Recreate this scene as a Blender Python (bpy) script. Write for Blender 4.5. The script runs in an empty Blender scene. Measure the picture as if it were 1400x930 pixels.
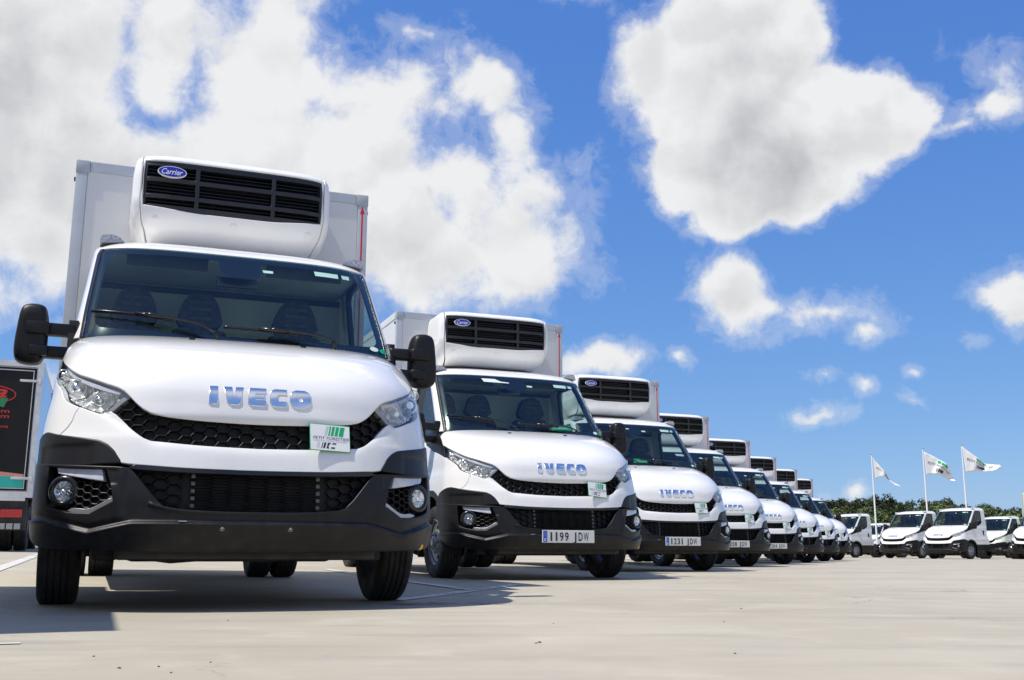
import bpy, bmesh, math, random
from mathutils import Vector, Matrix, Euler, noise
from mathutils.geometry import tessellate_polygon
SC = bpy.context.scene
COL = SC.collection
PI = math.pi
R = math.radians

# ------------------------------------------------------------------ camera
PITCH, ROLL, FPX, CAM_H = .1984, .0038, 1432.6, .285
cam = bpy.data.cameras.new('camera')
cam.lens = 36 * FPX / 1400
cam.clip_start = .05
cam.clip_end = 20000
camo = bpy.data.objects.new('camera', cam)
COL.objects.link(camo)
camo.matrix_world = Matrix.Translation((0, 0, CAM_H)) @ Matrix.Rotation(PI / 2 + PITCH, 4, 'X') @ Matrix.Rotation(ROLL, 4, 'Z')
SC.camera = camo
def px_dir(x, y):
    """direction in the world seen at a pixel of the 1400 x 930 photograph"""
    v = Vector(((x - 700) / FPX, (465 - y) / FPX, -1))
    return (camo.matrix_world.to_3x3() @ v).normalized()
def px_at(x, y, dist):
    """the point seen at that pixel whose ground distance (world Y) is dist"""
    d = px_dir(x, y)
    return Vector((0, 0, CAM_H)) + d * (dist / d.y)

# ------------------------------------------------------------------ light
SC.view_settings.view_transform = 'Standard'
SC.view_settings.look = 'None'
SC.view_settings.exposure = EXPOSURE = .12
SUN_FROM = Vector((-.488, -.253, 1)).normalized()
sun = bpy.data.lights.new('sun', 'SUN')
sun.energy = 5.0
sun.angle = R(.55)
sun.color = (1, .95, .87)
suno = bpy.data.objects.new('sun', sun)
COL.objects.link(suno)
suno.rotation_euler = SUN_FROM.to_track_quat('Z', 'Y').to_euler()
suno.location = (-20, -10, 40)

# ------------------------------------------------------------------ node helpers
class NT:
    def __init__(s, tree):
        s.t = tree
    def n(s, kind, **kw):
        nd = s.t.nodes.new(kind)
        for k, v in kw.items():
            setattr(nd, k, v)
        return nd
    def put(s, sock, v):
        if isinstance(v, bpy.types.NodeSocket):
            s.t.links.new(v, sock)
        elif v is not None:
            sock.default_value = v
    def math(s, op, a, b=None, c=None, clamp=False):
        nd = s.n('ShaderNodeMath', operation=op, use_clamp=clamp)
        for i, v in enumerate((a, b, c)):
            if v is not None: s.put(nd.inputs[i], v)
        return nd.outputs[0]
    def vmath(s, op, a, b=None, out=0, scale=None):
        nd = s.n('ShaderNodeVectorMath', operation=op)
        s.put(nd.inputs[0], a)
        if b is not None: s.put(nd.inputs[1], b)
        if scale is not None: s.put(nd.inputs['Scale'], scale)
        return nd.outputs[out]
    def noise(s, vec, scale, detail=4, rough=.5, dist=0, lac=2.0, out=0):
        nd = s.n('ShaderNodeTexNoise')
        s.put(nd.inputs['Vector'], vec)
        nd.inputs['Scale'].default_value = scale
        nd.inputs['Detail'].default_value = detail
        nd.inputs['Roughness'].default_value = rough
        nd.inputs['Distortion'].default_value = dist
        nd.inputs['Lacunarity'].default_value = lac
        return nd.outputs[out]
    def ramp(s, fac, lo, hi, a=0.0, b=1.0, mode='SMOOTHSTEP'):
        nd = s.n('ShaderNodeMapRange', interpolation_type=mode)
        s.put(nd.inputs['Value'], fac)
        for k, v in zip(('From Min', 'From Max', 'To Min', 'To Max'), (lo, hi, a, b)):
            s.put(nd.inputs[k], v)
        return nd.outputs[0]
    def mix(s, fac, a, b, mode='MIX'):
        nd = s.n('ShaderNodeMix', data_type='RGBA', blend_type=mode)
        s.put(nd.inputs[0], fac)
        for i, v in ((6, a), (7, b)):
            if isinstance(v, tuple) and len(v) == 3: v = v + (1,)
            s.put(nd.inputs[i], v)
        return nd.outputs[2]
    def comb(s, x, y, z):
        nd = s.n('ShaderNodeCombineXYZ')
        for i, v in enumerate((x, y, z)): s.put(nd.inputs[i], v)
        return nd.outputs[0]

# ------------------------------------------------------------------ sky with clouds
world = bpy.data.worlds.new('World')
SC.world = world
world.use_nodes = True
wt = world.node_tree
wt.nodes.clear()

def azel(x, y):
    d = px_dir(x, y)
    return math.atan2(d.x, d.y), math.asin(d.z)

# cloud masses: centre x, y, half width, half height (photo pixels), turn in degrees, weight
BLOBS = [
    (20, 60, 230, 260, 0, 1.5), (120, 230, 200, 170, 25, 1.4), (250, 60, 120, 110, 0, .9), (215, 110, 110, 90, 0, 1.0), (60, 330, 130, 110, 20, 1.0), (-60, 200, 200, 260, 0, 1.6),
    (370, 90, 150, 190, -20, 1.25), (330, 250, 330, 160, 0, 1.5), (480, 230, 190, 170, 25, 1.3), (560, 330, 200, 120, 12, 1.3), (690, 340, 130, 95, 8, .95),
    (770, 330, 90, 90, 40, .62), (655, 115, 105, 62, 38, .80), (700, 200, 85, 55, 60, .75), (740, 270, 70, 70, 60, .62), (540, 130, 90, 60, 40, .62), (610, 250, 110, 80, 30, .8), (565, 45, 70, 24, 20, .42), (560, 130, 110, 60, 30, .6),
    (950, 115, 128, 130, 0, 2.6), (1030, 80, 122, 115, 0, 2.6), (985, 210, 112, 118, 0, 2.6), (1060, 200, 135, 108, 0, 2.6), (1125, 172, 122, 98, 0, 2.6), (1200, 165, 86, 84, 0, 2.6), (985, 285, 56, 54, 0, 2.0), (1010, 10, 118, 66, 0, 2.4), (1110, 228, 118, 78, -12, 2.4), (925, 235, 72, 70, 20, 2.2),
    (1345, 148, 78, 30, -12, .70), (1310, 172, 50, 16, -15, .5), (1340, 90, 60, 34, 50, .30),
    (1003, 410, 64, 62, 15, 1.1), (1050, 425, 50, 24, 0, .6), (1130, 434, 84, 28, 12, .72), (1168, 462, 34, 20, 0, .62),
    (1392, 417, 70, 46, 20, 1.0), (1330, 465, 22, 15, 0, .5),
    (810, 492, 85, 34, 0, .85), (868, 496, 30, 14, 0, .4), (932, 504, 20, 15, 20, .58),
    (1103, 567, 48, 16, -3, .75), (1168, 533, 20, 13, 0, .52), (1108, 522, 24, 11, 0, .46), (1247, 512, 20, 13, 10, .48), (1240, 549, 34, 12, 12, .44),
    (1118, 684, 42, 20, 0, .75), (1168, 672, 24, 17, 10, .66),
    (60, 555, 50, 70, 0, .9), (65, 625, 70, 70, 0, .9), (700, -90, 260, 60, 10, .5)]
# where the masses are thickest and show grey undersides
GREY = [(40, 230, 300, 230, 20, 1.0), (430, 350, 320, 90, 8, .85), (620, 370, 180, 50, 5, .5), (1030, 225, 150, 125, 10, 1.1), (1040, 100, 110, 90, 0, .5), (1000, 440, 60, 36, 0, .5), (30, 60, 220, 130, 0, .5)]

w = NT(wt)
tc = w.n('ShaderNodeTexCoord')
dirv = tc.outputs['Generated']
def blobs(tree, ae, items, k):
    f = None
    for bx, by, rx, ry, ang, wt_ in items:
        a0, e0 = azel(bx, by)
        a1, e1 = azel(bx + rx * .3, by); a2, e2 = azel(bx, by - ry * .3)
        sa = math.hypot(a1 - a0, e1 - e0) / .3; se = math.hypot(a2 - a0, e2 - e0) / .3
        mp = tree.n('ShaderNodeMapping', vector_type='TEXTURE')
        tree.put(mp.inputs['Vector'], ae)
        mp.inputs['Location'].default_value = (a0, e0, 0)
        mp.inputs['Rotation'].default_value = (0, 0, -R(ang))
        mp.inputs['Scale'].default_value = (sa, se, 1)
        ln = tree.vmath('LENGTH', mp.outputs[0], out=1)
        val = tree.math('MULTIPLY_ADD', ln, -wt_, wt_)          # weight at the centre, 0 on the rim
        f = val if f is None else tree.math('SMOOTH_MAX', f, val, k)
    return f
warp = w.noise(dirv, 6.0, 6, .6, out=1)
warp = w.vmath('SUBTRACT', warp, (.5, .5, .5))
wv = w.vmath('ADD', dirv, w.vmath('SCALE', warp, scale=.070))
sp = w.n('ShaderNodeSeparateXYZ'); w.put(sp.inputs[0], w.vmath('NORMALIZE', wv))
az = w.math('ARCTAN2', sp.outputs[0], sp.outputs[1])
el = w.math('ARCSINE', sp.outputs[2])
ae = w.comb(az, el, 0.0)
field = blobs(w, ae, BLOBS, .16)
grey = blobs(w, ae, GREY, .3)
# loose cumulus everywhere else in the sky, unseen, its cover raised for neutral fill light
gen = w.noise(w.vmath('MULTIPLY', dirv, (1, 1, 2.0)), 2.3, 3, .5)
gen = w.ramp(gen, .41, .66, -.5, 1.3, 'LINEAR')
inview = w.math('MULTIPLY', w.ramp(az, -.62, -.50), w.ramp(az, .62, .50))
inview = w.math('MULTIPLY', inview, w.ramp(el, .75, .62))
gen = w.math('SUBTRACT', gen, w.math('MULTIPLY', inview, 3.0))
gen = w.math('SUBTRACT', gen, w.ramp(el, .02, -.05, 0, 3))
gen = w.math('SUBTRACT', gen, w.ramp(el, .85, 1.1, 0, 2))      # clear overhead, as the windscreens mirror it
field = w.math('MAXIMUM', field, gen)
def detail(v):
    """billowing detail: rounded puffs carrying finer noise"""
    n1 = w.noise(v, 11.0, 9, .57, .1)
    wv_ = w.vmath('ADD', v, w.vmath('SCALE', w.vmath('SUBTRACT', w.noise(v, 22.0, 3, .5, out=1), (.5, .5, .5)), scale=.035))
    vo = w.n('ShaderNodeTexVoronoi', feature='F1')
    w.put(vo.inputs['Vector'], wv_); vo.inputs['Scale'].default_value = 17.0
    puff = w.math('MULTIPLY_ADD', vo.outputs['Distance'], -.60, .29)
    return w.math('ADD', w.math('MULTIPLY', w.math('SUBTRACT', n1, .5), 1.30), puff)
wisp = w.math('MULTIPLY', w.math('SUBTRACT', w.noise(dirv, 42.0, 6, .66, .5), .5), .62)
n_a = detail(dirv)
n_b = detail(w.vmath('ADD', dirv, (-.011, 0, .018)))
d1 = w.math('ADD', w.math('ADD', field, n_a), wisp)
alpha = w.ramp(d1, .06, .62)
thin = w.math('MULTIPLY', w.ramp(w.math('ADD', d1, wisp), -.16, .24), .22)
alpha = w.math('MAXIMUM', alpha, thin)
# thick parts show grey, the puffs turned to the sun stay white
side_ = w.ramp(w.math('SUBTRACT', n_a, n_b), -.20, .20, 1.0, -1.0, 'LINEAR')
thick = w.math('MAXIMUM', w.ramp(grey, -.05, .85), w.math('MULTIPLY', w.ramp(gen, .4, 1.1), .7))
body = w.ramp(d1, .32, 1.15)
shade = w.math('MULTIPLY', body, w.math('ADD', w.math('MULTIPLY', thick, .70), .12))
shade = w.math('ADD', shade, w.math('MULTIPLY', w.math('MULTIPLY', side_, .26), w.ramp(d1, .2, .6)), clamp=True)
soft = w.noise(dirv, 5.5, 6, .55)
shade = w.math('MULTIPLY', shade, w.ramp(soft, .32, .66, .6, 1.12), clamp=True)
ccol = w.mix(shade, (7.9, 7.95, 8.05), (4.6, 4.72, 5.0))
# the photograph's clear saturated blue: the physical sky with its tones compressed
sky = w.n('ShaderNodeTexSky', sky_type='NISHITA')
sky.sun_disc = False
sky.sun_elevation = math.asin(SUN_FROM.z)
sky.sun_rotation = math.atan2(SUN_FROM.x, SUN_FROM.y)
sky.altitude = 300
sky.air_density = 1.0
sky.dust_density = .35
sky.ozone_density = 2.5
hsv = w.n('ShaderNodeHueSaturation')
hsv.inputs['Saturation'].default_value = 1.18
w.put(hsv.inputs['Color'], sky.outputs[0])
sc_ = w.n('ShaderNodeSeparateColor'); w.put(sc_.inputs[0], hsv.outputs[0])
chan = []
for i, (k_, p_) in enumerate(((.485, .66), (.63, .58), (.85, .33))):
    v_ = w.math('POWER', w.math('MAXIMUM', w.math('MULTIPLY', sc_.outputs[i], .1), .0), p_)
    chan.append(w.math('MULTIPLY', v_, 10 * k_))
cc_ = w.n('ShaderNodeCombineColor')
for i in range(3): w.put(cc_.inputs[i], chan[i])
skyc = w.mix(alpha, cc_.outputs[0], ccol)
bg = w.n('ShaderNodeBackground')
w.put(bg.inputs['Color'], skyc)
bg.inputs['Strength'].default_value = .1
wo = w.n('ShaderNodeOutputWorld')
w.put(wo.inputs[0], bg.outputs[0])
world.cycles.sampling_method = 'MANUAL'
world.cycles.sample_map_resolution = 512
SC.cycles.max_bounces = 5
SC.cycles.transparent_max_bounces = 12

# ------------------------------------------------------------------ materials
def mat(name, base, rough=.5, metal=0., coat=0., spec=.5, vary=.0, vscale=3., bump=0., bscale=40., alpha=None):
    m = bpy.data.materials.new(name)
    m.use_nodes = True
    t = NT(m.node_tree)
    b = m.node_tree.nodes['Principled BSDF']
    b.inputs['Base Color'].default_value = tuple(base) + (1,)
    b.inputs['Roughness'].default_value = rough
    b.inputs['Metallic'].default_value = metal
    b.inputs['Coat Weight'].default_value = coat
    b.inputs['Coat Roughness'].default_value = .04
    b.inputs['Specular IOR Level'].default_value = spec
    if vary or bump:
        tcn = t.n('ShaderNodeTexCoord')
        if vary:
            nz = t.noise(tcn.outputs['Object'], vscale, 6, .6)
            f = t.ramp(nz, .3, .7)
            dark = tuple(c * (1 - vary) for c in base); lite = tuple(min(1, c * (1 + vary * .6)) for c in base)
            t.put(b.inputs['Base Color'], t.mix(f, dark, lite))
            t.put(b.inputs['Roughness'], t.ramp(nz, .3, .7, rough * (1 + vary * .6), rough * (1 - vary * .4), 'LINEAR'))
        if bump:
            nb = t.noise(tcn.outputs['Object'], bscale, 4, .6)
            bn = t.n('ShaderNodeBump')
            bn.inputs['Strength'].default_value = bump
            bn.inputs['Distance'].default_value = .01
            t.put(bn.inputs['Height'], nb)
            t.put(b.inputs['Normal'], bn.outputs[0])
    return m

M = {}
M['white'] = mat('white_paint', (.80, .79, .765), .30, coat=1., vary=.035, vscale=2.2, bump=.015, bscale=3)
M['roofwhite'] = M['white']
M['plastic'] = mat('black_plastic', (.0065, .0065, .0078), .40, spec=.34, vary=.3, vscale=5, bump=.12, bscale=420)
M['plastic2'] = mat('smooth_black_plastic', (.012, .012, .014), .22, vary=.2, vscale=6)
M['inner'] = mat('inner_black', (.010, .010, .011), .7)
M['rubber'] = mat('tyre_rubber', (.020, .019, .018), .72, vary=.45, vscale=9, bump=.3, bscale=90)
M['chrome'] = mat('chrome', (.90, .90, .89), .17, metal=1.)
M['reflector'] = mat('reflector', (.80, .80, .77), .25, metal=.40, vary=.40, vscale=34)
M['lampgrey'] = mat('lamp_housing_grey', (.34, .35, .36), .28, metal=.35, vary=.15, vscale=20)
M['satin'] = mat('satin_silver', (.42, .42, .43), .32, metal=.7)
M['steel'] = mat('steel_rim', (.34, .35, .37), .35, metal=.6, vary=.2, vscale=8)
M['frame'] = mat('chassis_black', (.018, .018, .018), .6, vary=.4, vscale=6, bump=.2, bscale=30)
M['dash'] = mat('dash_plastic', (.045, .048, .055), .7, vary=.2)
M['seat'] = mat('seat_cloth', (.060, .064, .085), .9, vary=.3, vscale=20, bump=.3, bscale=200)
M['seat_insert'] = mat('seat_insert', (.09, .10, .11), .9, vary=.2, vscale=30)
M['lining'] = mat('cab_lining', (.52, .60, .57), .9, vary=.1)
M['lining_dark'] = mat('cab_header', (.05, .055, .06), .9, vary=.1)
M['boxwhite'] = mat('box_panel', (.66, .66, .65), .38, coat=.3, vary=.05, vscale=1.3, bump=.02, bscale=4)
M['boxtrim'] = mat('box_trim', (.50, .52, .54), .34, metal=.25, vary=.06, vscale=6)
M['capgrey'] = mat('corner_cap_grey', (.40, .43, .46), .4, vary=.05)
M['unit'] = mat('fridge_cover', (.80, .80, .79), .32, coat=.6, vary=.03, vscale=3)
M['grille'] = mat('fridge_grille', (.013, .014, .018), .38, vary=.2, vscale=12)
M['red'] = mat('red_print', (.62, .02, .02), .4)
M['green'] = mat('green_print', (.0, .42, .14), .4)
M['blue'] = mat('blue_print', (.02, .02, .42), .25, coat=.5)
M['eublue'] = mat('plate_blue', (.01, .12, .62), .4)
M['card'] = mat('card_white', (.86, .86, .84), .45, vary=.03, vscale=20)
M['print'] = mat('black_print', (.02, .02, .025), .5)
M['printgrey'] = mat('grey_print', (.25, .32, .33), .5)
M['printviolet'] = mat('violet_print', (.12, .08, .16), .5)
M['plate'] = mat('plate_white', (.72, .72, .68), .35, vary=.04, vscale=12)
M['yellow'] = mat('yellow_cap', (.75, .42, .02), .4)
M['mirror'] = mat('mirror_glass', (.7, .72, .75), .03, metal=1.)
M['alu'] = mat('aluminium', (.66, .66, .66), .35, metal=.5, vary=.12, vscale=9)
M['redlamp'] = mat('red_lamp', (.55, .02, .02), .15, coat=1.)
M['blackpaint'] = mat('black_paint', (.010, .010, .011), .4, spec=.25, vary=.2)
M['teal'] = mat('teal_print', (.02, .42, .36), .35)
M['pink'] = mat('pink_print', (.62, .26, .20), .35)
M['scarlet'] = mat('scarlet_print', (.55, .03, .02), .4)
M['darkgreen'] = mat('dark_green_print', (.02, .22, .08), .4)
M['flag'] = mat('flag_cloth', (.78, .77, .76), .85, vary=.05, vscale=2)
M['pole'] = mat('pole_white', (.72, .72, .72), .35)
M['sticker'] = mat('sticker_white', (.62, .70, .66), .5)
M['frit'] = mat('frit_black', (.008, .009, .012), .12)
M['foil'] = mat('side_foil', (.55, .60, .66), .10, metal=.55, vary=.08, vscale=1.5)
M['steeldark'] = mat('bracket_grey', (.10, .10, .10), .45, metal=.3)
M['silvercloth'] = mat('silver_part', (.5, .5, .5), .4)

def dusty(m, lo, hi, amt, col=(.30, .27, .22)):
    """pale road dust, thicker low down on the body"""
    t = NT(m.node_tree); b = m.node_tree.nodes['Principled BSDF']
    old = b.inputs['Base Color'].links[0].from_socket
    tcn = t.n('ShaderNodeTexCoord').outputs['Object']
    sp_ = t.n('ShaderNodeSeparateXYZ'); t.put(sp_.inputs[0], tcn)
    f = t.math('MULTIPLY', t.ramp(sp_.outputs[2], hi, lo), t.ramp(t.noise(tcn, 14, 8, .7), .42, .78))
    sk = t.noise(t.vmath('MULTIPLY', tcn, (38, 38, 2.2)), 1.0, 4, .6)
    f = t.math('MULTIPLY', f, t.ramp(sk, .3, .75, .5, 1.0))
    t.put(b.inputs['Base Color'], t.mix(t.math('MULTIPLY', f, amt), old, col))
dusty(M['plastic'], .30, .75, .07)
dusty(M['white'], .60, 1.0, .10)
def glass_mat(name, tint, ior=1.5, rough=.0, boost=1.0):
    m = bpy.data.materials.new(name)
    m.use_nodes = True
    t = NT(m.node_tree)
    m.node_tree.nodes.clear()
    tr = t.n('ShaderNodeBsdfTransparent'); tr.inputs[0].default_value = tuple(tint) + (1,)
    gl = t.n('ShaderNodeBsdfGlossy'); gl.inputs['Roughness'].default_value = rough
    # Schlick reflectance, the same from both sides of the thin pane
    ge = t.n('ShaderNodeNewGeometry')
    cosv = t.math('ABSOLUTE', t.vmath('DOT_PRODUCT', ge.outputs['Incoming'], ge.outputs['Normal'], out=1))
    r0 = ((ior - 1) / (ior + 1)) ** 2 * 1.7
    refl = t.math('MULTIPLY_ADD', t.math('POWER', t.math('SUBTRACT', 1.0, cosv, clamp=True), 5.0), 1 - r0, r0)
    mx = t.n('ShaderNodeMixShader')
    t.put(mx.inputs[0], t.math('MULTIPLY', refl, boost, clamp=True))
    t.put(mx.inputs[1], tr.outputs[0]); t.put(mx.inputs[2], gl.outputs[0])
    o = t.n('ShaderNodeOutputMaterial'); t.put(o.inputs[0], mx.outputs[0])
    return m
M['windscreen'] = glass_mat('windscreen_glass', (.83, .96, .92))
M['sideglass'] = glass_mat('side_glass', (.50, .60, .60))
M['lens'] = glass_mat('lens_plastic', (.93, .95, .96), boost=1.2)
M['lampclear'] = mat('marker_lens', (.50, .50, .52), .10, coat=1., vary=.55, vscale=60)
M['drl'] = mat('drl_lens', (.55, .56, .62), .15, coat=1., vary=.1, vscale=20)

# ------------------------------------------------------------------ mesh helpers
def newmesh(name, verts, faces, m, normals=None, smooth=False):
    me = bpy.data.meshes.new(name)
    me.from_pydata([tuple(v) for v in verts], [], faces)
    if m is not None: me.materials.append(m)
    if smooth or normals:
        me.polygons.foreach_set('use_smooth', [True] * len(me.polygons))
    if normals:
        me.normals_split_custom_set_from_vertices([tuple(n) for n in normals])
    me['normals'] = 1 if normals else 0
    me.update()
    return me
def mirrored(me, name=None):
    vs = [(-v.co.x, v.co.y, v.co.z) for v in me.vertices]
    fs = [tuple(reversed(p.vertices)) for p in me.polygons]
    nn = None
    if me['normals']:
        nn = [(0, -1, 0)] * len(vs)
        cn = me.corner_normals
        for l in me.loops:
            q = cn[l.index].vector
            nn[l.vertex_index] = (-q[0], q[1], q[2])
    m = newmesh(name or me.name, vs, fs, None, nn, smooth=me.polygons[0].use_smooth)
    for mm in me.materials: m.materials.append(mm)
    for p, q in zip(m.polygons, me.polygons): p.material_index = q.material_index
    return m

class MB:
    """collects shapes into one mesh"""
    def __init__(s): s.v = []; s.f = []
    def add(s, vs, fs, mtx=None):
        k = len(s.v)
        s.v += [tuple(mtx @ Vector(v)) if mtx else tuple(v) for v in vs]
        s.f += [tuple(i + k for i in f) for f in fs]
        return s
    def box(s, x0, x1, y0, y1, z0, z1, mtx=None, ch=0.0):
        if ch <= 0:
            vs = [(x, y, z) for x in (x0, x1) for y in (y0, y1) for z in (z0, z1)]
            return s.add(vs, [(0, 1, 3, 2), (4, 6, 7, 5), (0, 4, 5, 1), (2, 3, 7, 6), (0, 2, 6, 4), (1, 5, 7, 3)], mtx)
        bm = bmesh.new()
        bmesh.ops.create_cube(bm, size=1)
        for v in bm.verts:
            v.co = Vector(((x0 + x1) / 2 + v.co.x * (x1 - x0), (y0 + y1) / 2 + v.co.y * (y1 - y0), (z0 + z1) / 2 + v.co.z * (z1 - z0)))
        bmesh.ops.bevel(bm, geom=bm.edges[:], offset=ch, segments=2, affect='EDGES', profile=.6)
        s.bm(bm, mtx); return s
    def bm(s, bm, mtx=None):
        bm.verts.index_update()
        s.add([v.co.copy() for v in bm.verts], [tuple(v.index for v in f.verts) for f in bm.faces], mtx)
        bm.free()
    def prism(s, pts, axis, lo, hi, mtx=None):
        """2D polygon swept along an axis: 'y' takes (x, z) points, 'x' takes (y, z), 'z' takes (x, y)"""
        n = len(pts)
        def P(p, h):
            return {'y': (p[0], h, p[1]), 'x': (h, p[0], p[1]), 'z': (p[0], p[1], h)}[axis]
        vs = [P(p, lo) for p in pts] + [P(p, hi) for p in pts]
        area = sum(pts[i][0] * pts[(i + 1) % n][1] - pts[(i + 1) % n][0] * pts[i][1] for i in range(n))
        fs = [tuple(range(n)), tuple(range(2 * n - 1, n - 1, -1))] + [(i, i + n, (i + 1) % n + n, (i + 1) % n) for i in range(n)]
        flip = (area > 0) == (axis != 'y')
        if flip: fs = [tuple(reversed(f)) for f in fs]
        return s.add(vs, fs, mtx)
    def lathe(s, prof, seg=40, axis='x', mtx=None, closed=False):
        n = len(prof); vs = []; fs = []
        for k in range(seg):
            a = 2 * PI * k / seg; c, q = math.cos(a), math.sin(a)
            for h, r in prof:
                vs.append((h, r * c, r * q) if axis == 'x' else ((r * c, h, r * q) if axis == 'y' else (r * c, r * q, h)))
        for k in range(seg):
            k2 = (k + 1) % seg
            for i in range(n - 1 if not closed else n):
                j = (i + 1) % n
                fs.append((k * n + i, k * n + j, k2 * n + j, k2 * n + i))
        return s.add(vs, fs, mtx)
    def tube(s, pts, r, seg=8, cap=True):
        pts = [Vector(p) for p in pts]; vs = []; fs = []
        up = Vector((0, 0, 1))
        for i, p in enumerate(pts):
            t = (pts[min(i + 1, len(pts) - 1)] - pts[max(i - 1, 0)]).normalized()
            u = t.cross(up)
            if u.length < 1e-3: u = Vector((1, 0, 0))
            u.normalize(); v_ = u.cross(t)
            rr = r[i] if isinstance(r, (list, tuple)) else r
            for k in range(seg):
                a = 2 * PI * k / seg
                vs.append(p + u * rr * math.cos(a) + v_ * rr * math.sin(a))
        for i in range(len(pts) - 1):
            for k in range(seg):
                k2 = (k + 1) % seg
                fs.append((i * seg + k, i * seg + k2, (i + 1) * seg + k2, (i + 1) * seg + k))
        if cap:
            fs.append(tuple(reversed(range(seg)))); fs.append(tuple(range((len(pts) - 1) * seg, len(pts) * seg)))
        return s.add(vs, fs)
    def mesh(s, name, m, smooth=False, angle=None):
        me = newmesh(name, s.v, s.f, m, smooth=smooth)
        if angle:
            me.polygons.foreach_set('use_smooth', [True] * len(me.polygons))
            me.set_sharp_from_angle(angle=R(angle))
        return me
def fixn(me):
    """make face normals consistent and outward"""
    bm = bmesh.new(); bm.from_mesh(me)
    bmesh.ops.recalc_face_normals(bm, faces=bm.faces[:])
    bm.to_mesh(me); bm.free(); me.update()
    return me

def tag(o, label=None, cat=None, group=None, kind=None):
    for k, v in (('label', label), ('category', cat), ('group', group), ('kind', kind)):
        if v: o[k] = v
    return o
def link(name, me, parent=None, loc=None):
    o = bpy.data.objects.new(name, me)
    COL.objects.link(o)
    if parent: o.parent = parent
    if loc: o.location = loc
    return o
def empty(name, loc=(0, 0, 0), rz=0):
    o = bpy.data.objects.new(name, None)
    COL.objects.link(o)
    o.location = loc; o.rotation_euler = (0, 0, rz)
    o.empty_display_size = .3
    return o
def copy_tree(o, parent=None):
    c = o.copy(); COL.objects.link(c); c.parent = parent
    for ch in KIDS.get(o.name, []): copy_tree(ch, c)
    return c
KIDS = {}
def index_kids():
    KIDS.clear()
    for o in bpy.data.objects:
        if o.parent: KIDS.setdefault(o.parent.name, []).append(o)

_tcache = {}
def text2d(body, size, shear=0., sx=1., align='LEFT', bold=0.):
    """flat lettering as (verts2d, faces), origin at its lower left or centre"""
    key = (body, shear, bold)
    if key not in _tcache:
        cu = bpy.data.curves.new('lettering', 'FONT')
        cu.body = body; cu.shear = shear; cu.offset = bold; cu.fill_mode = 'BOTH'; cu.resolution_u = 3
        o = bpy.data.objects.new('lettering', cu)
        COL.objects.link(o)
        dg = bpy.context.evaluated_depsgraph_get(); dg.update()
        me = bpy.data.meshes.new_from_object(o.evaluated_get(dg))
        _tcache[key] = ([(v.co.x, v.co.y) for v in me.vertices], [tuple(p.vertices) for p in me.polygons])
        bpy.data.objects.remove(o); bpy.data.meshes.remove(me); bpy.data.curves.remove(cu)
    vs, fs = _tcache[key]
    x0 = min(v[0] for v in vs); x1 = max(v[0] for v in vs); y0 = 0
    off = x0 if align == 'LEFT' else (x0 + x1) / 2
    return [((x - off) * size * sx, (y - y0) * size) for x, y in vs], fs
def text_fit(body, width, height, shear=0., bold=0., align='LEFT'):
    vs, fs = text2d(body, 1, shear, 1, 'LEFT', bold)
    w_ = max(v[0] for v in vs); h_ = max(v[1] for v in vs)
    o = width / 2 if align == 'CENTER' else 0
    return [(x / w_ * width - o, y / h_ * height) for x, y in vs], fs
# ------------------------------------------------------------------ body surfaces of the van cab
# truck frame: x across, y backwards from the front, z up.  rows: z, front y on the centre line, half width, corner depth
FT = [(.24, .10, .95, .52), (.30, .035, .975, .56), (.40, .0, .995, .58), (.50, 0, 1.0, .60), (.60, .012, 1.0, .60), (.70, .03, 1.0, .61), (.80, .05, 1.0, .62), (.88, .07, .995, .62), (.96, .085, .985, .62),
      (1.04, .105, .972, .62), (1.12, .15, .965, .60), (1.20, .235, .955, .58), (1.27, .345, .945, .55), (1.33, .48, .935, .5), (1.38, .635, .925, .45), (1.415, .77, .918, .40), (1.44, .88, .912, .34)]
CT = [(1.36, .80, .925, .26), (1.44, .87, .912, .25), (1.60, .985, .897, .25), (1.80, 1.15, .876, .24), (2.00, 1.32, .857, .23), (2.085, 1.395, .848, .23), (2.12, 1.44, .835, .25),
      (2.15, 1.50, .81, .27), (2.18, 1.60, .77, .30), (2.21, 1.74, .70, .33), (2.23, 1.92, .60, .28), (2.24, 2.12, .40, .14)]
UT = [(2.285, 2.12, .52, .2), (2.295, 2.03, .56, .22), (2.33, 1.955, .60, .22), (2.39, 1.89, .635, .2), (2.47, 1.85, .655, .17), (2.56, 1.838, .668, .15), (2.70, 1.838, .668, .15), (2.80, 1.845, .66, .15), (2.845, 1.862, .648, .16), (2.872, 1.90, .62, .18), (2.885, 1.96, .58, .2), (2.89, 2.05, .54, .2)]
SF = 1.2
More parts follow.
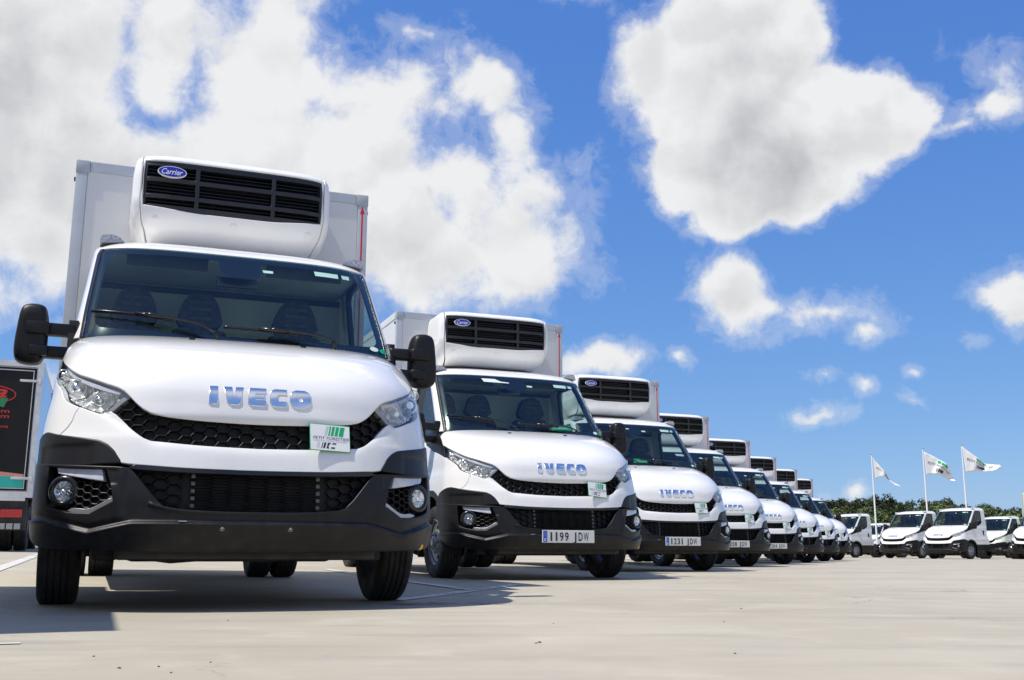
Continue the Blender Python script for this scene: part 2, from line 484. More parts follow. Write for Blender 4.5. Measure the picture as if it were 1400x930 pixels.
class Shell:
    def __init__(s, T, n=3.0, SFv=SF):
        s.T = T; s.n = n; s.SF = SFv; s.V = [0.]
        for p, q in zip(T, T[1:]): s.V.append(s.V[-1] + math.hypot(q[0] - p[0], q[1] - p[1]))
        k = len(T); s.m = []
        for c in range(4):
            d = [(T[i + 1][c] - T[i][c]) / (s.V[i + 1] - s.V[i]) for i in range(k - 1)]
            s.m.append([d[0]] + [0 if d[i - 1] * d[i] <= 0 else 2 * d[i - 1] * d[i] / (d[i - 1] + d[i]) for i in range(1, k - 1)] + [d[-1]])
    def prof(s, v):
        V = s.V; v = min(max(v, V[0] - .1), V[-1] + .1); i = 0
        while i < len(V) - 2 and v > V[i + 1]: i += 1
        h = V[i + 1] - V[i]; t = (v - V[i]) / h
        if t < 0 or t > 1:
            j = i if t < 0 else i + 1
            return [s.T[j][c] + s.m[c][j] * (v - V[j]) for c in range(4)]
        a = 2 * t**3 - 3 * t * t + 1; b = t**3 - 2 * t * t + t; c2 = -2 * t**3 + 3 * t * t; d = t**3 - t * t
        return [a * s.T[i][c] + b * h * s.m[c][i] + c2 * s.T[i + 1][c] + d * h * s.m[c][i + 1] for c in range(4)]
    @staticmethod
    def g(r):
        k = .55; S = 1 / ((k + 1) / 2)
        if r <= k: return r * S
        x = (r - k) / (1 - k)
        return k * S + (1 - k) * S * (x - x * x / 2)
    def P(s, u, v):
        z, b0, W, D = s.prof(v); sg = -1 if u < 0 else 1; u = abs(u)
        if u <= s.SF:
            g_ = s.g(min(u / s.SF, 1)); a = W * g_
            b = b0 + D * (1 - math.sqrt(max(0, 1 - g_**s.n)))
        else:
            a = W; b = b0 + D + (u - s.SF)
        return Vector((sg * a, b, z))
    def vz(s, z):
        lo, hi = s.V[0] - .1, s.V[-1] + .1
        for _ in range(40):
            m = (lo + hi) / 2
            if s.prof(m)[0] < z: lo = m
            else: hi = m
        return (lo + hi) / 2
    def fa(s, a, z):
        """(u, v) of the front point at this x and z"""
        v = s.vz(z); W = s.prof(v)[2]; sg = -1 if a < 0 else 1; t = min(abs(a) / W, 1); lo, hi = 0., 1.
        for _ in range(40):
            m = (lo + hi) / 2
            if s.g(m) < t: lo = m
            else: hi = m
        return (sg * lo * s.SF, v)
    def fs(s, b, z):
        """(u, v) of the side point at this y and z"""
        v = s.vz(z); z_, b0, W, D = s.prof(v)
        if b >= b0 + D: return (s.SF + b - b0 - D, v)
        lo, hi = 0., s.SF
        for _ in range(40):
            m = (lo + hi) / 2
            if s.P(m, v).y < b: lo = m
            else: hi = m
        return (lo, v)
SH_F = Shell(FT, 3.0); SH_C = Shell(CT, 4.0); SH_U = Shell(UT, 7.0, .72)

def smooth_outline(pts, step):
    """closed outline; a point with a third item 'c' is a corner, others are rounded through"""
    n = len(pts); out = []
    P = [Vector((p[0], p[1])) for p in pts]; c = [len(p) > 2 for p in pts]
    for i in range(n):
        p1, p2 = P[i], P[(i + 1) % n]
        p0 = P[i - 1] if not c[i] else p1 - (p2 - p1)
        p3 = P[(i + 2) % n] if not c[(i + 1) % n] else p2 + (p2 - p1)
        k = max(1, int((p2 - p1).length / step))
        for j in range(k):
            t = j / k
            if c[i] and c[(i + 1) % n]: q = p1.lerp(p2, t)
            else:
                q = .5 * ((2 * p1) + (p2 - p0) * t + (2 * p0 - 5 * p1 + 4 * p2 - p3) * t * t + (3 * p1 - p0 - 3 * p2 + p3) * t**3)
            out.append(q)
    return out

def panel(name, sh, outer, m, holes=(), step=.04, off=0., r=.004, depth=.02, disp=None, inner_depth=None, mirror=False, sub=None):
    st = sub or step * .6
    outs = [smooth_outline(outer, st)] + [smooth_outline(h, st) for h in holes]
    flat = [Vector((p.x, p.y, 0)) for o in outs for p in o]
    tris = tessellate_polygon([[Vector((p.x, p.y, 0)) for p in o] for o in outs])
    bm = bmesh.new()
    vs = [bm.verts.new(p) for p in flat]
    for t in tris:
        try: bm.faces.new([vs[i] for i in t])
        except ValueError: pass
    bmesh.ops.remove_doubles(bm, verts=bm.verts[:], dist=1e-5)
    for ax in (0, 1):
        lo = min(v.co[ax] for v in bm.verts); hi = max(v.co[ax] for v in bm.verts)
        k = math.floor(lo / step) + 1
        while k * step < hi:
            pt = Vector((0, 0, 0)); pt[ax] = k * step + 1e-4; no = Vector((0, 0, 0)); no[ax] = 1
            bmesh.ops.bisect_plane(bm, geom=bm.verts[:] + bm.edges[:] + bm.faces[:], dist=1e-6, plane_co=pt, plane_no=no)
            k += 1
    bmesh.ops.remove_doubles(bm, verts=bm.verts[:], dist=2e-5)
    bmesh.ops.dissolve_degenerate(bm, edges=bm.edges[:], dist=1e-6)
    for f in bm.faces:
        f.normal_update()
    bmesh.ops.recalc_face_normals(bm, faces=bm.faces[:])
    if bm.faces and sum(f.normal.z * f.calc_area() for f in bm.faces) < 0:
        bmesh.ops.reverse_faces(bm, faces=bm.faces[:])
    bm.verts.index_update()
    e = 4e-4
    def pn(u, v):
        p = sh.P(u, v)
        a = sh.P(u + e, v) - sh.P(u - e, v); b = sh.P(u, v + e) - sh.P(u, v - e)
        n_ = a.cross(b)
        if n_.length < 1e-12: n_ = Vector((0, -1, 0))
        n_.normalize()
        return p, n_
    def q(u, v):
        p, n_ = pn(u, v)
        return p + n_ * (off + (disp(abs(u), v) if disp else 0.)), n_
    pos = []; nor = []
    for v in bm.verts:
        p, n_ = q(v.co.x, v.co.y)
        if disp:
            h = .003
            a = q(v.co.x + h, v.co.y)[0] - q(v.co.x - h, v.co.y)[0]; b = q(v.co.x, v.co.y + h)[0] - q(v.co.x, v.co.y - h)[0]
            n_ = a.cross(b).normalized()
        pos.append(p); nor.append(n_)
    faces = [tuple(v.index for v in f.verts) for f in bm.faces]
    if depth > 0:
        be = {}
        out = [Vector((0, 0, 0)) for _ in pos]; isb = set(); edges = []
        for ed in bm.edges:
            if len(ed.link_faces) == 1:
                f = ed.link_faces[0]
                for l in f.loops:
                    if l.edge == ed:
                        a, b = l.vert.index, l.link_loop_next.vert.index
                        break
                d = pos[b] - pos[a]
                t = d.cross(nor[a] + nor[b])
                if t.length > 1e-12: t.normalize()
                out[a] += t; out[b] += t; isb |= {a, b}; edges.append((a, b))
        rings = []
        nb = sorted(isb)
        for k in range(4):
            idx = {}
            for i in nb:
                t = out[i]; t = t.normalized() if t.length > 1e-9 else Vector((0, 0, 0))
                n_ = nor[i]
                if k < 3:
                    th = (k + 1) / 3 * PI / 2
                    p = pos[i] + t * (r * math.sin(th)) - n_ * (r * (1 - math.cos(th)))
                    nn_ = (n_ * math.cos(th) + t * math.sin(th)).normalized()
                else:
                    p = pos[i] + t * r - n_ * depth; nn_ = t if t.length else n_
                idx[i] = len(pos) + 0
                pos.append(p); nor.append(nn_)
            rings.append(idx)
        prev = {i: i for i in nb}
        for idx in rings:
            for a, b in edges: faces.append((prev[b], prev[a], idx[a], idx[b]))
            prev = idx
    bm.free()
    me = newmesh(name, pos, faces, m, nor)
    return me

def lattice(name, sh, inside, m, pu, pv, off, depth, bar, u0, u1, v0, v1):
    """flat topped hexagon mesh laid along a shell"""
    mb = MB(); Rr = pu / 1.5; sy = pv / (math.sqrt(3) * Rr)
    hexa = [(Rr * math.cos(PI / 3 * k), sy * Rr * math.sin(PI / 3 * k)) for k in range(6)]
    kin = 1 - bar / (pv * .5); kiu = 1 - bar / Rr
    i0 = int(u0 / pu) - 1
    for i in range(i0, int(u1 / pu) + 2):
        for j in range(int(v0 / pv) - 1, int(v1 / pv) + 2):
            cu = i * pu; cv = (j + (.5 if i % 2 else 0)) * pv
            if not inside(cu, cv): continue
            vs = []
            for lv, ku, k in ((0, 1.0, 1.0), (1, kiu, kin), (2, kiu * .97, kin * .97)):
                for x, y in hexa:
                    p = sh.P(cu + x * ku, cv + y * k); n_ = -(sh.P(cu + x * ku, cv + y * k + 1e-3) - p).cross(sh.P(cu + x * ku + 1e-3, cv + y * k) - p).normalized()
                    if lv == 0: vs.append(p + n_ * (off - .002))
                    elif lv == 1: vs.append(p + n_ * off)
                    else: vs.append(p + n_ * (off - depth))
            fs = [(a, (a + 1) % 6, 6 + (a + 1) % 6, 6 + a) for a in range(6)] + [(6 + a, 6 + (a + 1) % 6, 12 + (a + 1) % 6, 12 + a) for a in range(6)]
            mb.add(vs, fs)
    return mb.mesh(name, m)
def poly_test(pts):
    def f(u, v):
        u = abs(u); c = False; n = len(pts)
        for i in range(n):
            (x1, y1), (x2, y2) = pts[i][:2], pts[(i + 1) % n][:2]
            if (y1 > v) != (y2 > v) and u < (x2 - x1) * (v - y1) / (y2 - y1) + x1: c = not c
        return c
    return f
def sym(half):
    """half outline from the centre bottom round to the centre top -> whole outline"""
    return list(half) + [(-p[0],) + tuple(p[1:]) for p in reversed(half) if abs(p[0]) > 1e-6]
# ------------------------------------------------------------------ the van cab: every panel is cut out of the body surface
def build_cab(simple=False):
    """list of (name, mesh, [sub parts]) for one cab; x across, y back, z up"""
    P = []
    def add(name, me, subs=()): P.append((name, me, list(subs))); return P[-1]
    def both(name, me, subs=()):
        add(name, me, subs)
        add(name, mirrored(me), [(n_, mirrored(s_)) for n_, s_ in subs])
    VE = SH_F.V[-1] - .004
    edge = [(.09, .693), (.24, .698), (.37, .708), (.433, .718), (.474, .730), (.507, .750), (.542, .781), (.572, .813), (.597, .838), (.626, .858), (.678, .881), (.74, .911), (.836, .957), (.925, 1.02), (1.02, 1.10), (1.085, 1.165), (1.118, 1.209)]
    q1 = SH_F.fs(.98, 1.372)
    q2 = SH_F.fs(1.03, 1.436)
    def hdisp(u, v):
        d = 0
        # lip rolled under along the lower edge, shoulder crease towards the lamps
        c = max(0, 1 - abs(u) / 1.15)
        d -= .012 * max(0, 1 - (v - .69) / .045) ** 2 if v < .735 else 0
        rid = .74 + (v - .9) * .28
        x = (u - rid) / .05
        d += .007 * (1 / (1 + math.exp(x))) * min(1, max(0, (v - .78) / .2))
        return d
    hood = [(0, .692, 'c')] + edge + [q1 + ('c',), q2 + ('c',), (.95, VE, 'c'), (.6, VE), (.3, VE), (0, VE)]
    hood_me = panel('hood', SH_F, sym(hood), M['white'], step=.035, r=.007, depth=.03, disp=hdisp)
    nz = MB()
    for a in (-.30, .30):
        p = SH_F.P(*SH_F.fa(a, 1.392)); nz.box(p.x - .016, p.x + .016, p.y - .012, p.y + .012, p.z + .004, p.z + .016, ch=.004)
    add('hood', hood_me, [('washer_nozzle', nz.mesh('washer_nozzle', M['plastic']))])

    # --- headlamps
    hl = [(.580, .813, 'c'), (.600, .834), (.632, .853), (.684, .876), (.744, .905), (.838, .950), (.928, 1.012), (1.02, 1.090), (1.088, 1.158), (1.120, 1.200, 'c'),
          (1.113, 1.10), (1.108, .985), (1.085, .935), (1.030, .905), (.968, .865), (.930, .822), (.879, .793), (.800, .762), (.722, .734), (.678, .722), (.655, .733), (.620, .772)]
    shrink = lambda pts, k, cu, cv: [(cu + (p[0] - cu) * k, cv + (p[1] - cv) * k) + tuple(p[2:]) for p in pts]
    lens = panel('headlight', SH_F, hl, M['lens'], step=.04, off=-.002, r=.004, depth=0.0)
    def rdisp(u, v):
        d = -.0
        for cu, cv, rr in ((.70, .795, .060), (.84, .870, .072), (.985, .975, .055)):
            q = ((u - cu) / rr) ** 2 + ((v - cv) / (rr * .95)) ** 2
            if q < 1: d -= .05 * (1 - q) ** .6
        d += .0035 * math.sin(u * 330) + .004 * math.sin(v * 120 + u * 60)
        return d
    refl = panel('reflector', SH_F, shrink(hl, .93, .84, .88), M['reflector'], step=.012, off=-.035, r=.001, depth=0, disp=rdisp)
    rim = panel('lamp_housing', SH_F, hl, M['lampgrey'], holes=[shrink(hl, .93, .835, .875)], step=.04, off=-.024, r=.003, depth=.05)
    strip = panel('daylight_strip', SH_F, [(.62, .838, 'c'), (.70, .868), (.80, .910), (.90, .965), (.985, 1.035, 'c'), (.99, 1.015, 'c'), (.90, .945), (.80, .892), (.70, .850), (.63, .826, 'c')], M['drl'], step=.03, off=-.018, r=.003, depth=.012)
    bulbs = MB()
    for cu, cv, rr in ((.70, .795, .012), (.84, .870, .020), (.985, .975, .014)):
        c = SH_F.P(cu, cv)
        mt = Matrix.Translation(c + Vector((0, .045, 0)))
        bulbs.lathe([(-.03, 0), (-.03, rr), (.01, rr * 1.1), (.012, 0)], 16, 'y', mt)
        bulbs.lathe([(-.012, rr * 1.9), (-.016, rr * 2.1), (-.012, rr * 2.3), (.0, rr * 2.3)], 24, 'y', mt)
    both('headlight', lens, [('reflector', refl), ('lamp_housing', rim), ('daylight_strip', strip), ('bulb', bulbs.mesh('bulb', M['chrome'], angle=40))])

    # --- upper grille with its honeycomb
    gl = [(0, .563), (.237, .569), (.422, .583), (.453, .583), (.496, .600), (.534, .631), (.581, .675), (.628, .719), (.650, .733), (.580, .813), (.542, .781), (.507, .750), (.474, .730), (.433, .718), (.37, .708), (.24, .698), (0, .693)]
    big = [(0, .54), (.47, .56), (.56, .62), (.68, .735), (.56, .84), (.50, .76), (.42, .735), (0, .715)]
    back = panel('grille_backing', SH_F, sym([(x, y) for x, y in big]), M['inner'], step=.1, off=-.055, depth=0)
    hexs = lattice('upper_grille', SH_F, poly_test(big), M['plastic'], .053, .050, -.028, .035, .0029, -.7, .7, .54, .86)
    add('upper_grille', hexs, [('grille_backing', back)])

    # --- white bumper band with the seams to the wings
    seam = [(.800, .758, 'c'), (.812, .735), (.822, .690), (.852, .650), (.893, .621, 'c')]
    band = [(0, .455, 'c'), (.10, .455), (.315, .460), (.513, .473), (.581, .482, 'c'), (.596, .506), (.610, .531), (.624, .548), (.638, .563), (.671, .583), (.700, .589), (.759, .599), (.893, .621, 'c')] \
        + [seam[3], seam[2], seam[1]] + [(.800, .758, 'c'), (.722, .729), (.678, .717), (.650, .731, 'c'), (.628, .717), (.581, .672), (.534, .628), (.496, .597), (.470, .586), (.430, .581), (.237, .566), (0, .560, 'c')]
    def bdisp(u, v):
        top = .562 + .02 * (u / .45) ** 2 if u < .45 else .582 + (u - .45) * .66
        x = (top - v) / .05
        d = -.010 * math.exp(-max(0, x) * 2.2) if u < .8 else 0      # rolled top edge
        d -= .006 / (1 + math.exp(-(v - .60 - u * .02) / .008)) * max(0, min(1, (u - .5) / .1)) * 0.5
        return d
    add('front_band', panel('front_band', SH_F, sym(band), M['white'], step=.03, r=.005, depth=.03, disp=bdisp))

    # --- wings (fenders)
    def fs(b, z, *c): return SH_F.fs(b, z) + c
    arch = []
    for k in range(11):
        a = R(150 - k * 11.9)
        arch.append(fs(1.0 + .47 * math.cos(a), .36 + .47 * math.sin(a)))
    fender = [(.893, .625, 'c'), (.998, .641), (1.05, .642), (1.10, .634), fs(.70, .805), fs(.765, .762, 'c')]
    arcp = [fs(1.0 + .475 * math.cos(R(t)), .365 + .475 * math.sin(R(t))) for t in (112, 95, 78, 62, 48)]
    fender += [fs(.80, .79, 'c')] + arcp + [fs(1.405, .62, 'c'), fs(1.405, 1.315, 'c'), fs(1.148, 1.240), fs(.90, 1.185), fs(.70, 1.135), (1.113, .955, 'c'),
               (1.085, .928), (1.030, .898), (.968, .857), (.932, .815), (.879, .787), (.802, .757, 'c'), (.815, .735), (.826, .692), (.856, .653)]
    both('fender', panel('fender', SH_F, fender, M['white'], step=.04, r=.004, depth=.03))
    trim = [fs(.775, .745, 'c')] + [fs(1.0 + .472 * math.cos(R(t)), .362 + .472 * math.sin(R(t))) for t in (125, 105, 90, 75, 60, 45)] + [fs(1.40, .60, 'c'), fs(1.40, .50, 'c')] \
        + [fs(1.0 + .435 * math.cos(R(t)), .35 + .435 * math.sin(R(t))) for t in (20, 45, 60, 75, 90, 105, 125)] + [fs(.76, .70, 'c')]
    both('arch_trim', panel('arch_trim', SH_F, trim, M['plastic'], step=.05, off=.006, r=.006, depth=.05))
    quarter = [fs(.700, 1.145, 'c'), fs(.90, 1.195), fs(1.148, 1.250), fs(1.405, 1.325, 'c'), fs(1.50, 1.40, 'c'), fs(1.45, 1.437, 'c'), fs(1.05, 1.437, 'c'), fs(.99, 1.376, 'c'), fs(.845, 1.288, 'c'), (1.124, 1.190, 'c')]
    both('mirror_base_panel', panel('mirror_base_panel', SH_F, quarter, M['plastic'], step=.05, off=-.003, r=.004, depth=.03))

    # --- black wing caps over the bumper ends
    wing = [(.584, .481, 'c'), (.600, .507), (.613, .530), (.627, .546), (.641, .560), (.673, .579), (.702, .585), (.759, .595), (.893, .616), (.998, .636), (1.05, .636), (1.10, .628), fs(.70, .795), fs(.762, .752, 'c'),
            fs(.795, .722, 'c'), (1.24, .505), (1.12, .492), (1.021, .486), (.90, .476), (.78, .468, 'c')]
    def wdisp(u, v):
        # pressed panel inside the cap
        a = 1 / (1 + math.exp(-(u - .70) / .006)) / (1 + math.exp((u - 1.03) / .008)); b = 1 / (1 + math.exp((v - .568) / .0045))
        return .006 - .007 * a * b
    both('wing_cap', panel('wing_cap', SH_F, wing, M['plastic'], step=.022, r=.010, depth=.04, disp=wdisp))

    # --- lower bumper
    pod = [(.945, .472, 'c'), (.945, .385), (.932, .290), (.886, .262), (.772, .240), (.685, .236, 'c'), (.592, .294, 'c'), (.604, .36), (.630, .452, 'c'), (.78, .458)]
    def ldisp(u, v):
        line = .205 if u < .52 else (.205 - .040 * min(1, (u - .52) / .17) if u < .69 else .165 + .055 * min(1, (u - .69) / .25))
        sg = lambda x, k: 1 / (1 + math.exp(max(-40, min(40, -x / k))))
        d = .020 * sg(line - v, .0028)                       # lower skirt standing proud of the face
        d += .004 * math.exp(-((v - line + .012) / .006) ** 2)
        # raised frame round the lamp pod
        if u > .5: d += .010 * sg(u - (.565 + abs(v - .35) * -.10), .006) * sg(v - line - .02, .006)
        # shallow insert between the pod and the grille
        if .5 < u < .75: d -= .005 * sg(u - .585, .003) * sg(.628 - u, .003) * sg(v - .375, .003) * sg(.445 - v, .003)
        # lip along the foot of the grille
        if v < .30 and u < .45: d += .006 * math.exp(-((v - .245 - (u / .42) ** 4 * .03) / .010) ** 2)
        return d
    low = [(0, .066, 'c'), (.3, .07), (.60, .078), (.86, .085), (1.04, .10), (1.16, .14), fs(.655, .40), fs(.72, .55), fs(.79, .705), fs(.792, .714, 'c'), (1.24, .498), (1.12, .486), (1.021, .480), (.90, .470), (.78, .462), (.66, .455), (.547, .449, 'c'),
           (.521, .423), (.465, .349), (.44, .316), (.415, .290), (.385, .270), (.305, .258), (.147, .251), (0, .250, 'c')]
    bum = panel('lower_bumper', SH_F, sym(low), M['plastic'], holes=[pod, [(-p[0],) + p[1:] for p in pod]], step=.0125, r=.006, depth=.035, disp=ldisp)
    eye = MB(); eye2 = MB()
    for a in (-.158, .158):
        c = SH_F.P(*SH_F.fa(a, .382)); mt = Matrix.Translation(c + Vector((0, -.017, 0)))
        eye.lathe([(-.004, 0), (-.005, .006), (-.001, .007), (-.001, .009), (-.004, .011), (-.002, .013), (.02, .013)], 20, 'y', mt)
    tags = MB()
    for a in (-.335,):
        c = SH_F.P(*SH_F.fa(a, .412)); tags.box(c.x - .018, c.x + .018, c.y - .022, c.y, c.z - .002, c.z + .003)
    hatch = MB()
    c = SH_F.P(*SH_F.fa(.47, .375))
    capd = MB(); c2 = SH_F.P(*SH_F.fs(.30, .308)); n2 = Vector((.45, -.85, -.25)).normalized()
    capd.lathe([(-.004, 0), (-.006, .010), (-.002, .019), (.01, .020)], 18, 'y', Matrix.Translation(c2 + n2 * .016) @ n2.to_track_quat('-Y', 'Z').to_matrix().to_4x4() @ Matrix.Scale(1.25, 4, (1, 0, 0)))
    htc = panel('tow_cover', SH_F, [(.40, .125, 'c'), (.53, .125, 'c'), (.53, .195, 'c'), (.415, .195, 'c')], M['plastic'], step=.04, off=.018, r=.003, depth=.004)
    add('lower_bumper', bum, [('tow_bolt', fixn(eye.mesh('tow_bolt', M['satin'], angle=35))), ('parking_sensor', tags.mesh('parking_sensor', M['satin'])), ('bumper_cap', fixn(capd.mesh('bumper_cap', M['yellow'], angle=35))), ('tow_cover', htc)])
    lipm = panel('grille_lip', SH_F, sym([(0, .434, 'c'), (.3, .438), (.50, .447, 'c'), (.548, .453, 'c'), (.520, .466), (.315, .454), (0, .449, 'c')]), M['plastic2'], step=.04, off=.0, r=.004, depth=.04)
    add('grille_lip', lipm)
    lowop = [(0, .235), (.40, .255), (.45, .30), (.56, .46), (0, .46)]
    lb = panel('grille_backing', SH_F, sym(lowop), M['inner'], step=.1, off=-.075, depth=0)
    mid = lattice('radiator_mesh', SH_F, lambda u, v: abs(u) < .285 and .24 < v < .455, M['plastic'], .080, .0155, -.045, .010, .0022, -.3, .3, .24, .45)
    brk = []
    for a in (-.295, .295):
        bars = MB()
        for z in (.485, .52, .555, .59, .625):
            c = SH_F.P(*SH_F.fa(a, z)); bars.box(c.x - .010, c.x + .010, c.y + .040, c.y + .06, c.z - .010, c.z + .010, ch=.005)
        brk.append(bars.mesh('grille_bracket', M['steeldark']))
    sideg = lattice('lower_grille', SH_F, lambda u, v: poly_test(lowop)(u, v) and u > .315, M['plastic'], .060, .052, -.046, .03, .0030, .3, .6, .22, .47)
    both('lower_grille', sideg)
    add('radiator_mesh', mid, [('grille_backing', lb)])
    for b_ in brk: add('grille_bracket', b_)
    # fog lamp pods
    podb = [(.965, .490), (.965, .38), (.945, .27), (.886, .245), (.68, .218), (.575, .292), (.612, .470)]
    pb = panel('pod_backing', SH_F, podb, M['inner'], step=.1, off=-.06, depth=0)
    fo = lattice('fog_lamp_pod', SH_F, lambda u, v: u > 0 and poly_test(podb)(u, v) and u < .80 and v < .40, M['plastic'], .036, .036, -.024, .03, .0030, .55, .85, .2, .5)
    c = SH_F.P(.832, .346); nrm = Vector((.42, -.9, 0)).normalized()
    mt = Matrix.Translation(c - nrm * .004) @ nrm.to_track_quat('-Y', 'Z').to_matrix().to_4x4()
    fr = MB().lathe([(.03, .046), (.0, .048), (-.006, .054), (-.004, .066), (.008, .076), (.05, .080)], 40, 'y', mt)
    fl = MB().lathe([(.035, 0), (.033, .015), (.020, .034), (.004, .046)], 40, 'y', mt)
    for k in range(10):
        a = k * .628
        fl.box(math.cos(a) * .026 - .003, math.cos(a) * .026 + .003, .006, .03, math.sin(a) * .026 - .003, math.sin(a) * .026 + .003, mt)
    fl.lathe([(.03, .013), (-.0, .012), (-.004, .0)], 16, 'y', mt)
    fg = MB().lathe([(-.003, 0), (.0, .03), (.004, .046)], 32, 'y', mt)
    side = panel('pod_ledge', SH_F, [(.945, .472, 'c'), (.945, .385), (.932, .290), (.886, .262), (.80, .247), (.80, .40), (.86, .452, 'c')], M['plastic'], holes=[[(.832 + .082 * math.cos(t * .524), .348 + .076 * math.sin(t * .524)) for t in range(12)]] if False else [], step=.05, off=-.048, r=.002, depth=0)
    drl = panel('daylight_lens', SH_F, [(.895, .464, 'c'), (.660, .449, 'c'), (.649, .396, 'c'), (.880, .436, 'c')], M['drl'], step=.04, off=-.008, r=.005, depth=.03)
    silver = panel('pod_trim', SH_F, [(.80, .256, 'c'), (.772, .247), (.690, .239), (.600, .297, 'c'), (.604, .314, 'c'), (.690, .262), (.76, .263)], M['satin'], step=.03, off=-.004, r=.003, depth=.02)
    both('fog_lamp_pod', fo, [('pod_backing', pb), ('fog_lamp_ring', fixn(fr.mesh('fog_lamp_ring', M['plastic2'], angle=50))), ('fog_lamp_reflector', fl.mesh('fog_lamp_reflector', M['chrome'], angle=40)), ('fog_lamp_glass', fixn(fg.mesh('fog_lamp_glass', M['lens'], smooth=True))), ('pod_ledge', side), ('daylight_lens', drl), ('pod_trim', silver)])

    # --- letters on the bonnet
    H = .087
    L = {'I': (-.240, .036, [[(0, 0), (1, 0), (1, 1), (0, 1)]]),
         'V': (-.174, .092, [[(0, 1), (.40, 1), (.52, .36), (.64, 1), (1, 1), (.86, .12), (.72, 0), (.36, 0), (.22, .12)]]),
         'E': (-.055, .082, [[(0, .12), (.12, 0), (1, 0), (1, .26), (.38, .26), (.38, .37), (.92, .37), (.92, .62), (.38, .62), (.38, .74), (1, .74), (1, 1), (.12, 1), (0, .88)]]),
         'C': (.050, .078, [[(0, .25), (.10, .08), (.30, 0), (1, 0), (1, .28), (.52, .28), (.42, .36), (.42, .64), (.52, .72), (1, .72), (1, 1), (.30, 1), (.10, .92), (0, .75)]]),
         'O': (.148, .100, [[(0, .3), (.10, .10), (.30, 0), (.70, 0), (.90, .10), (1, .3), (1, .7), (.90, .9), (.70, 1), (.30, 1), (.10, .9), (0, .7)]])}
    subs = []
    for ch, (x0, wd, pol) in L.items():
        pts = pol[0]
        hole = [(.40, .34), (.36, .42), (.36, .58), (.40, .66), (.50, .70), (.60, .66), (.64, .58), (.64, .42), (.60, .34), (.50, .30)] if ch == 'O' else None
        def cv(p): return SH_F.fa(x0 + p[0] * wd, .978 + p[1] * H) + ('c',)
        me = panel('letter', SH_F, [cv(p) for p in pts], M['chrome'], holes=[[cv(p) for p in hole]] if hole else [], step=.2, off=.006, r=.004, depth=.010, sub=1)
        subs.append(me)
    for me in subs: add('letter', me)

    # --- windscreen, pillars and roof
    def ca(a, z, *c): return SH_C.fa(a, z) + c
    VT = SH_C.vz(2.077); VB = SH_C.vz(1.425)
    ws = [(0, VB, 'c'), ca(.45, 1.425), ca(.75, 1.428), ca(.857, 1.433, 'c'), ca(.838, 1.70), ca(.812, 1.99), ca(.806, 2.045), ca(.790, 2.074), ca(.6, 2.083), ca(.3, 2.086), (0, SH_C.vz(2.087), 'c')]
    wsi = [(0, SH_C.vz(1.478), 'c'), ca(.45, 1.48), ca(.70, 1.49), ca(.782, 1.50), ca(.806, 1.53), ca(.800, 1.70), ca(.776, 1.95), ca(.755, 2.01), ca(.70, 2.035), ca(.3, 2.045), (0, SH_C.vz(2.045), 'c')]
    glassm = panel('windscreen', SH_C, sym(ws), M['windscreen'], step=.06, off=-.001, r=.002, depth=0)
    frit = panel('windscreen_border', SH_C, sym(ws), M['frit'], holes=[sym(wsi)], step=.05, off=-.008, r=.001, depth=0)
    sen = panel('mirror_mount_patch', SH_C, [ca(-.13, 2.05, 'c'), ca(.13, 2.05, 'c'), ca(.10, 1.93), ca(-.10, 1.93)], M['frit'], step=.08, off=-.009, r=.001, depth=0)
    wsubs = [('windscreen_border', frit), ('mirror_mount_patch', sen)]
    for a0, z0, a1, z1 in ((.461, 2.030, .620, 1.995), (.643, 2.028, .697, 1.998), (.134, 1.995, .199, 1.975)):
        wsubs.append(('windscreen_sticker', panel('windscreen_sticker', SH_C, [ca(a0, z0, 'c'), ca(a1, z0, 'c'), ca(a1, z1, 'c'), ca(a0 + .006, z1, 'c')], M['sticker'], step=.1, off=-.006, r=.0005, depth=0)))
    for (ac, zc, mm) in ((.775, 1.474, 'sticker'), (.842, 1.470, 'green')):
        wsubs.append(('round_sticker', panel('round_sticker', SH_C, [ca(ac + .03 * math.cos(t), zc + .016 * math.sin(t)) for t in [k * PI / 6 for k in range(12)]], M[mm], step=.1, off=.002, r=.0005, depth=0)))
    add('windscreen', glassm, wsubs)
    seal = [ca(.861, 1.433, 'c'), ca(.842, 1.70), ca(.816, 1.99), ca(.810, 2.05), ca(.797, 2.078, 'c'), ca(.812, 2.080, 'c'), ca(.826, 2.045), ca(.832, 1.99), ca(.856, 1.70), ca(.874, 1.433, 'c')]
    both('windscreen_seal', panel('windscreen_seal', SH_C, seal, M['plastic2'], step=.05, off=.001, r=.003, depth=.01))
    def cs(b, z, *c): return SH_C.fs(b, z) + c
    def cu(du, z, *c):
        v = SH_C.vz(z); return (SF + du, v) + c
    pil = [ca(.876, 1.433, 'c'), ca(.858, 1.70), ca(.834, 1.99), ca(.826, 2.05), ca(.812, 2.083, 'c'), cu(.03, 2.083, 'c'), cu(.02, 1.95), cu(.015, 1.7), cu(.02, 1.433, 'c')]
    both('front_pillar', panel('front_pillar', SH_C, pil, M['white'], step=.04, off=0, r=.005, depth=.03))
    roof_half = [(0, SH_C.vz(2.090), 'c'), ca(.3, 2.089), ca(.6, 2.087), ca(.79, 2.084), ca(.83, 2.086, 'c'), cu(.03, 2.087, 'c'), cu(.35, 2.088), (SF + 2.34 - SH_C.prof(SH_C.vz(2.088))[1] - .23, SH_C.vz(2.088), 'c')]
    # roof ends on the plane y = 2.34
    for z in (2.12, 2.15, 2.18, 2.21, 2.23, 2.239):
        v = SH_C.vz(z); pr = SH_C.prof(v); roof_half.append((SF + 2.34 - pr[1] - pr[3], v) + (('c',) if z == 2.239 else ()))
    ve = SH_C.vz(2.2395)
